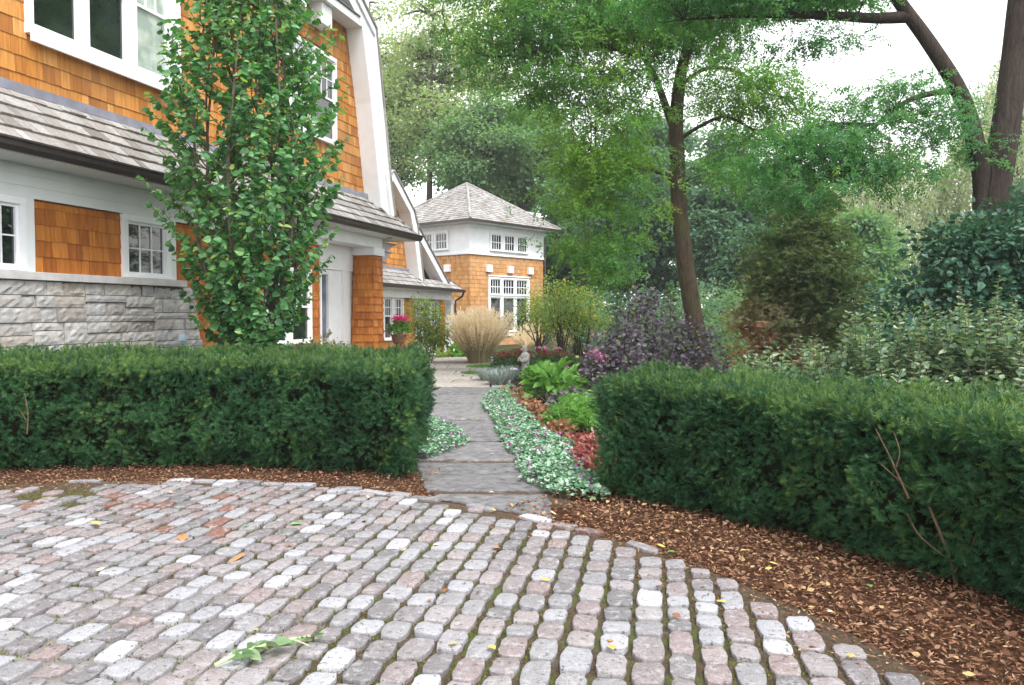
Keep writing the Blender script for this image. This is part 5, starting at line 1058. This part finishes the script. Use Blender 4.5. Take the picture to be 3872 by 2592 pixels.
# ================================================================== small things
def statue():
    root = empty('statue', (.33, 20.0, 0), R(-62), 'small pale stone statue of a hooded robed figure beside the path', 'statue')
    prof = [(.115, 0), (.12, .02), (.105, .06), (.10, .2), (.105, .34), (.125, .45), (.13, .52), (.125, .57), (.09, .605), (.052, .63), (.05, .645), (.066, .67), (.074, .71), (.07, .75), (.052, .785), (.02, .80)]
    m = MB(); n = 20; vs = []
    for q, z in prof:
        for j in range(n):
            a = 2 * math.pi * j / n; fold = 1 + (.06 * math.sin(a * 7 + z * 3) if z < .45 else 0); d = .02 * max(0, (z - .6)) * 10
            vs.append((q * fold * math.cos(a), q * fold * .82 * math.sin(a) - d * .6, z))
    k = len(prof); m.add(vs, [(i * n + j, i * n + (j + 1) % n, (i + 1) * n + (j + 1) % n, (i + 1) * n + j) for i in range(k - 1) for j in range(n)] + [tuple(range(n - 1, -1, -1)), tuple(range((k - 1) * n, k * n))])
    for s in (-1, 1): m.tube(bez([(s * .12, 0, .545), (s * .145, -.04, .45), (s * .11, -.12, .41), (s * .02, -.155, .43)], 5), [.05, .05, .052, .054, .056, .058, .06, .058, .055, .05, .045, .04, .035, .03, .025, .02][:16], 9)
    m.lathe([(.01, -.035), (.032, -.02), (.035, .0), (.03, .03), (.012, .045)], 10, (0, -.155, .46))
    m.lathe([(.03, -.02), (.022, .0), (.008, .012)], 8, (0, -.092, .705), 1, .8)
    m.build('figure', M['statue'], root, smooth=True)
    m = MB(); m.box(-.13, .13, -.12, .12, -.02, .018); m.build('plinth', M['statue'], root, bevel=.006)
statue()
def urn():
    x, y = -3.30, 23.3; root = empty('urn', (x, y, 0), 0, 'weathered terracotta urn on a square pedestal before the wing windows', 'urn')
    m = MB(); m.box(-.33, .33, -.33, .33, 0, .5); m.box(-.37, .37, -.37, .37, .501, .57); m.build('pedestal', M['terra'], root, bevel=.012)
    m = MB(); m.lathe([(.13, .571), (.14, .60), (.08, .64), (.085, .67), (.16, .74), (.2, .84), (.215, .93), (.24, .95), (.245, .98), (.21, .98), (.19, .95)], 22); m.build('bowl', M['terra'], root, smooth=True)
    a_ = mound('geranium', x, y, .30, .28, .42, 'hyd', 'potted geranium with magenta flower heads growing in the terracotta urn', 640, 75, .075, T_round(), 'flower', per=8); a_[0].location.z = .92
    heads(a_[0], a_[2], a_[1], 'magenta', 9, .055, 30, 'flowers', .14, .055, .8)
urn()
def flood():
    root = empty('garden_lamp', (-6.05, 14.42, 0), R(74), 'pale blue dome lamp with dark curved arm peeping above the left hedge', 'lamp')
    m = MB(); m.lathe([(.17, 1.10), (.17, 1.14), (.16, 1.20), (.125, 1.25), (.07, 1.28), (.01, 1.285)], 18); m.lathe([(.02, 1.284), (.025, 1.30), (.005, 1.31)], 8); m.build('lamp_shade', M['bluelamp'], root, smooth=True)
    m = MB(); m.tube(bez([(.05, .0, 1.27), (.2, 0, 1.30), (.34, 0, 1.24), (.38, 0, 1.05), (.38, 0, 0)], 6), .022, 8); m.build('arm', M['gutter'], root, smooth=True)
    m = MB(); m.lathe([(.12, 0), (.12, .02), (.03, .04), (.02, 1.1)], 12); m.build('post', M['gutter'], root, smooth=True)
flood()
def marker(x, y, label, s=1.0):
    root = empty('garden_light', (x, y, 0), 0, label, 'light', 'small white path lights')
    m = MB(); m.tube([(0, 0, -.02), (0, 0, .24 * s)], .012, 6); m.build('stake', M['flash'], root)
    m = MB(); m.lathe([(.05, .20), (.055, .22), (.11, .235), (.11, .25), (.07, .275), (.01, .285)], 14, (0, 0, 0), s, s); m.build('lamp_shade', M['white'], root, smooth=True)
marker(.03, 19.3, 'small white path light between blue-grey grass and statue'); marker(-2.62, 26.4, 'small white path light at the far end of the left hedge')
def weed():
    x0, y0 = GP(480, 1560); root = empty('pulled_weed', (x0, y0, .05), 0, 'wilting pulled weed with pale green leaves lying on the front cobbles', 'weed'); x1, y1 = GP(725, 1492); dx, dy = x1 - x0, y1 - y0; r = rng_(650)
    b = bez([(0, 0, .0), (dx * .35, dy * .33, .03), (dx * .7, dy * .68, .03), (dx, dy, .01)], 6); tubes_obj('stem', [(b, taper(b, .008, .003)), (bez([b[12], (dx * .8, dy * .62, .03), (dx * .95, dy * .6, .01)], 3), [.003] * 7)], M['greenstem'], root, 6)
    P, T, N_, S_ = [], [], [], []
    for i, v in enumerate(b[2:]):
        for s in (-1, 1):
            if r.random() < .85: P.append(tuple(v)); T.append(np.array([dx * .8 - s * dy * 1.2, dy * .8 + s * dx * 1.2, r.normal() * .05]) + r.normal(size=3) * .12); N_.append(np.array([0, 0, 1]) + r.normal(size=3) * .7); S_.append(r.uniform(.05, .11) * (1.1 if i < 9 else .55))
    scatter('leaves', np.array(P), np.array(T), np.array(N_), np.array(S_), T_leaf(.27, .06, .12), leaf_mat('wilted_green_leaves', [(0, (.10, .18, .08)), (1, (.24, .33, .19))], .25, .6, .2), root)
weed()

# ================================================================== thin haze volume added to soften the far woods
def air():
    m = bpy.data.materials.new('added_haze'); m.use_nodes = True; n, l = m.node_tree.nodes, m.node_tree.links; n.clear()
    out = n.new('ShaderNodeOutputMaterial'); v = n.new('ShaderNodeVolumePrincipled'); v.inputs['Color'].default_value = (.93, .96, .97, 1); v.inputs['Density'].default_value = .0009; v.inputs['Anisotropy'].default_value = .2
    l.new(v.outputs[0], out.inputs['Volume']); b = MB(); b.box(-225, 225, -225, 305, -1, 32); tag(b.build('haze', m), kind='stuff')
air()
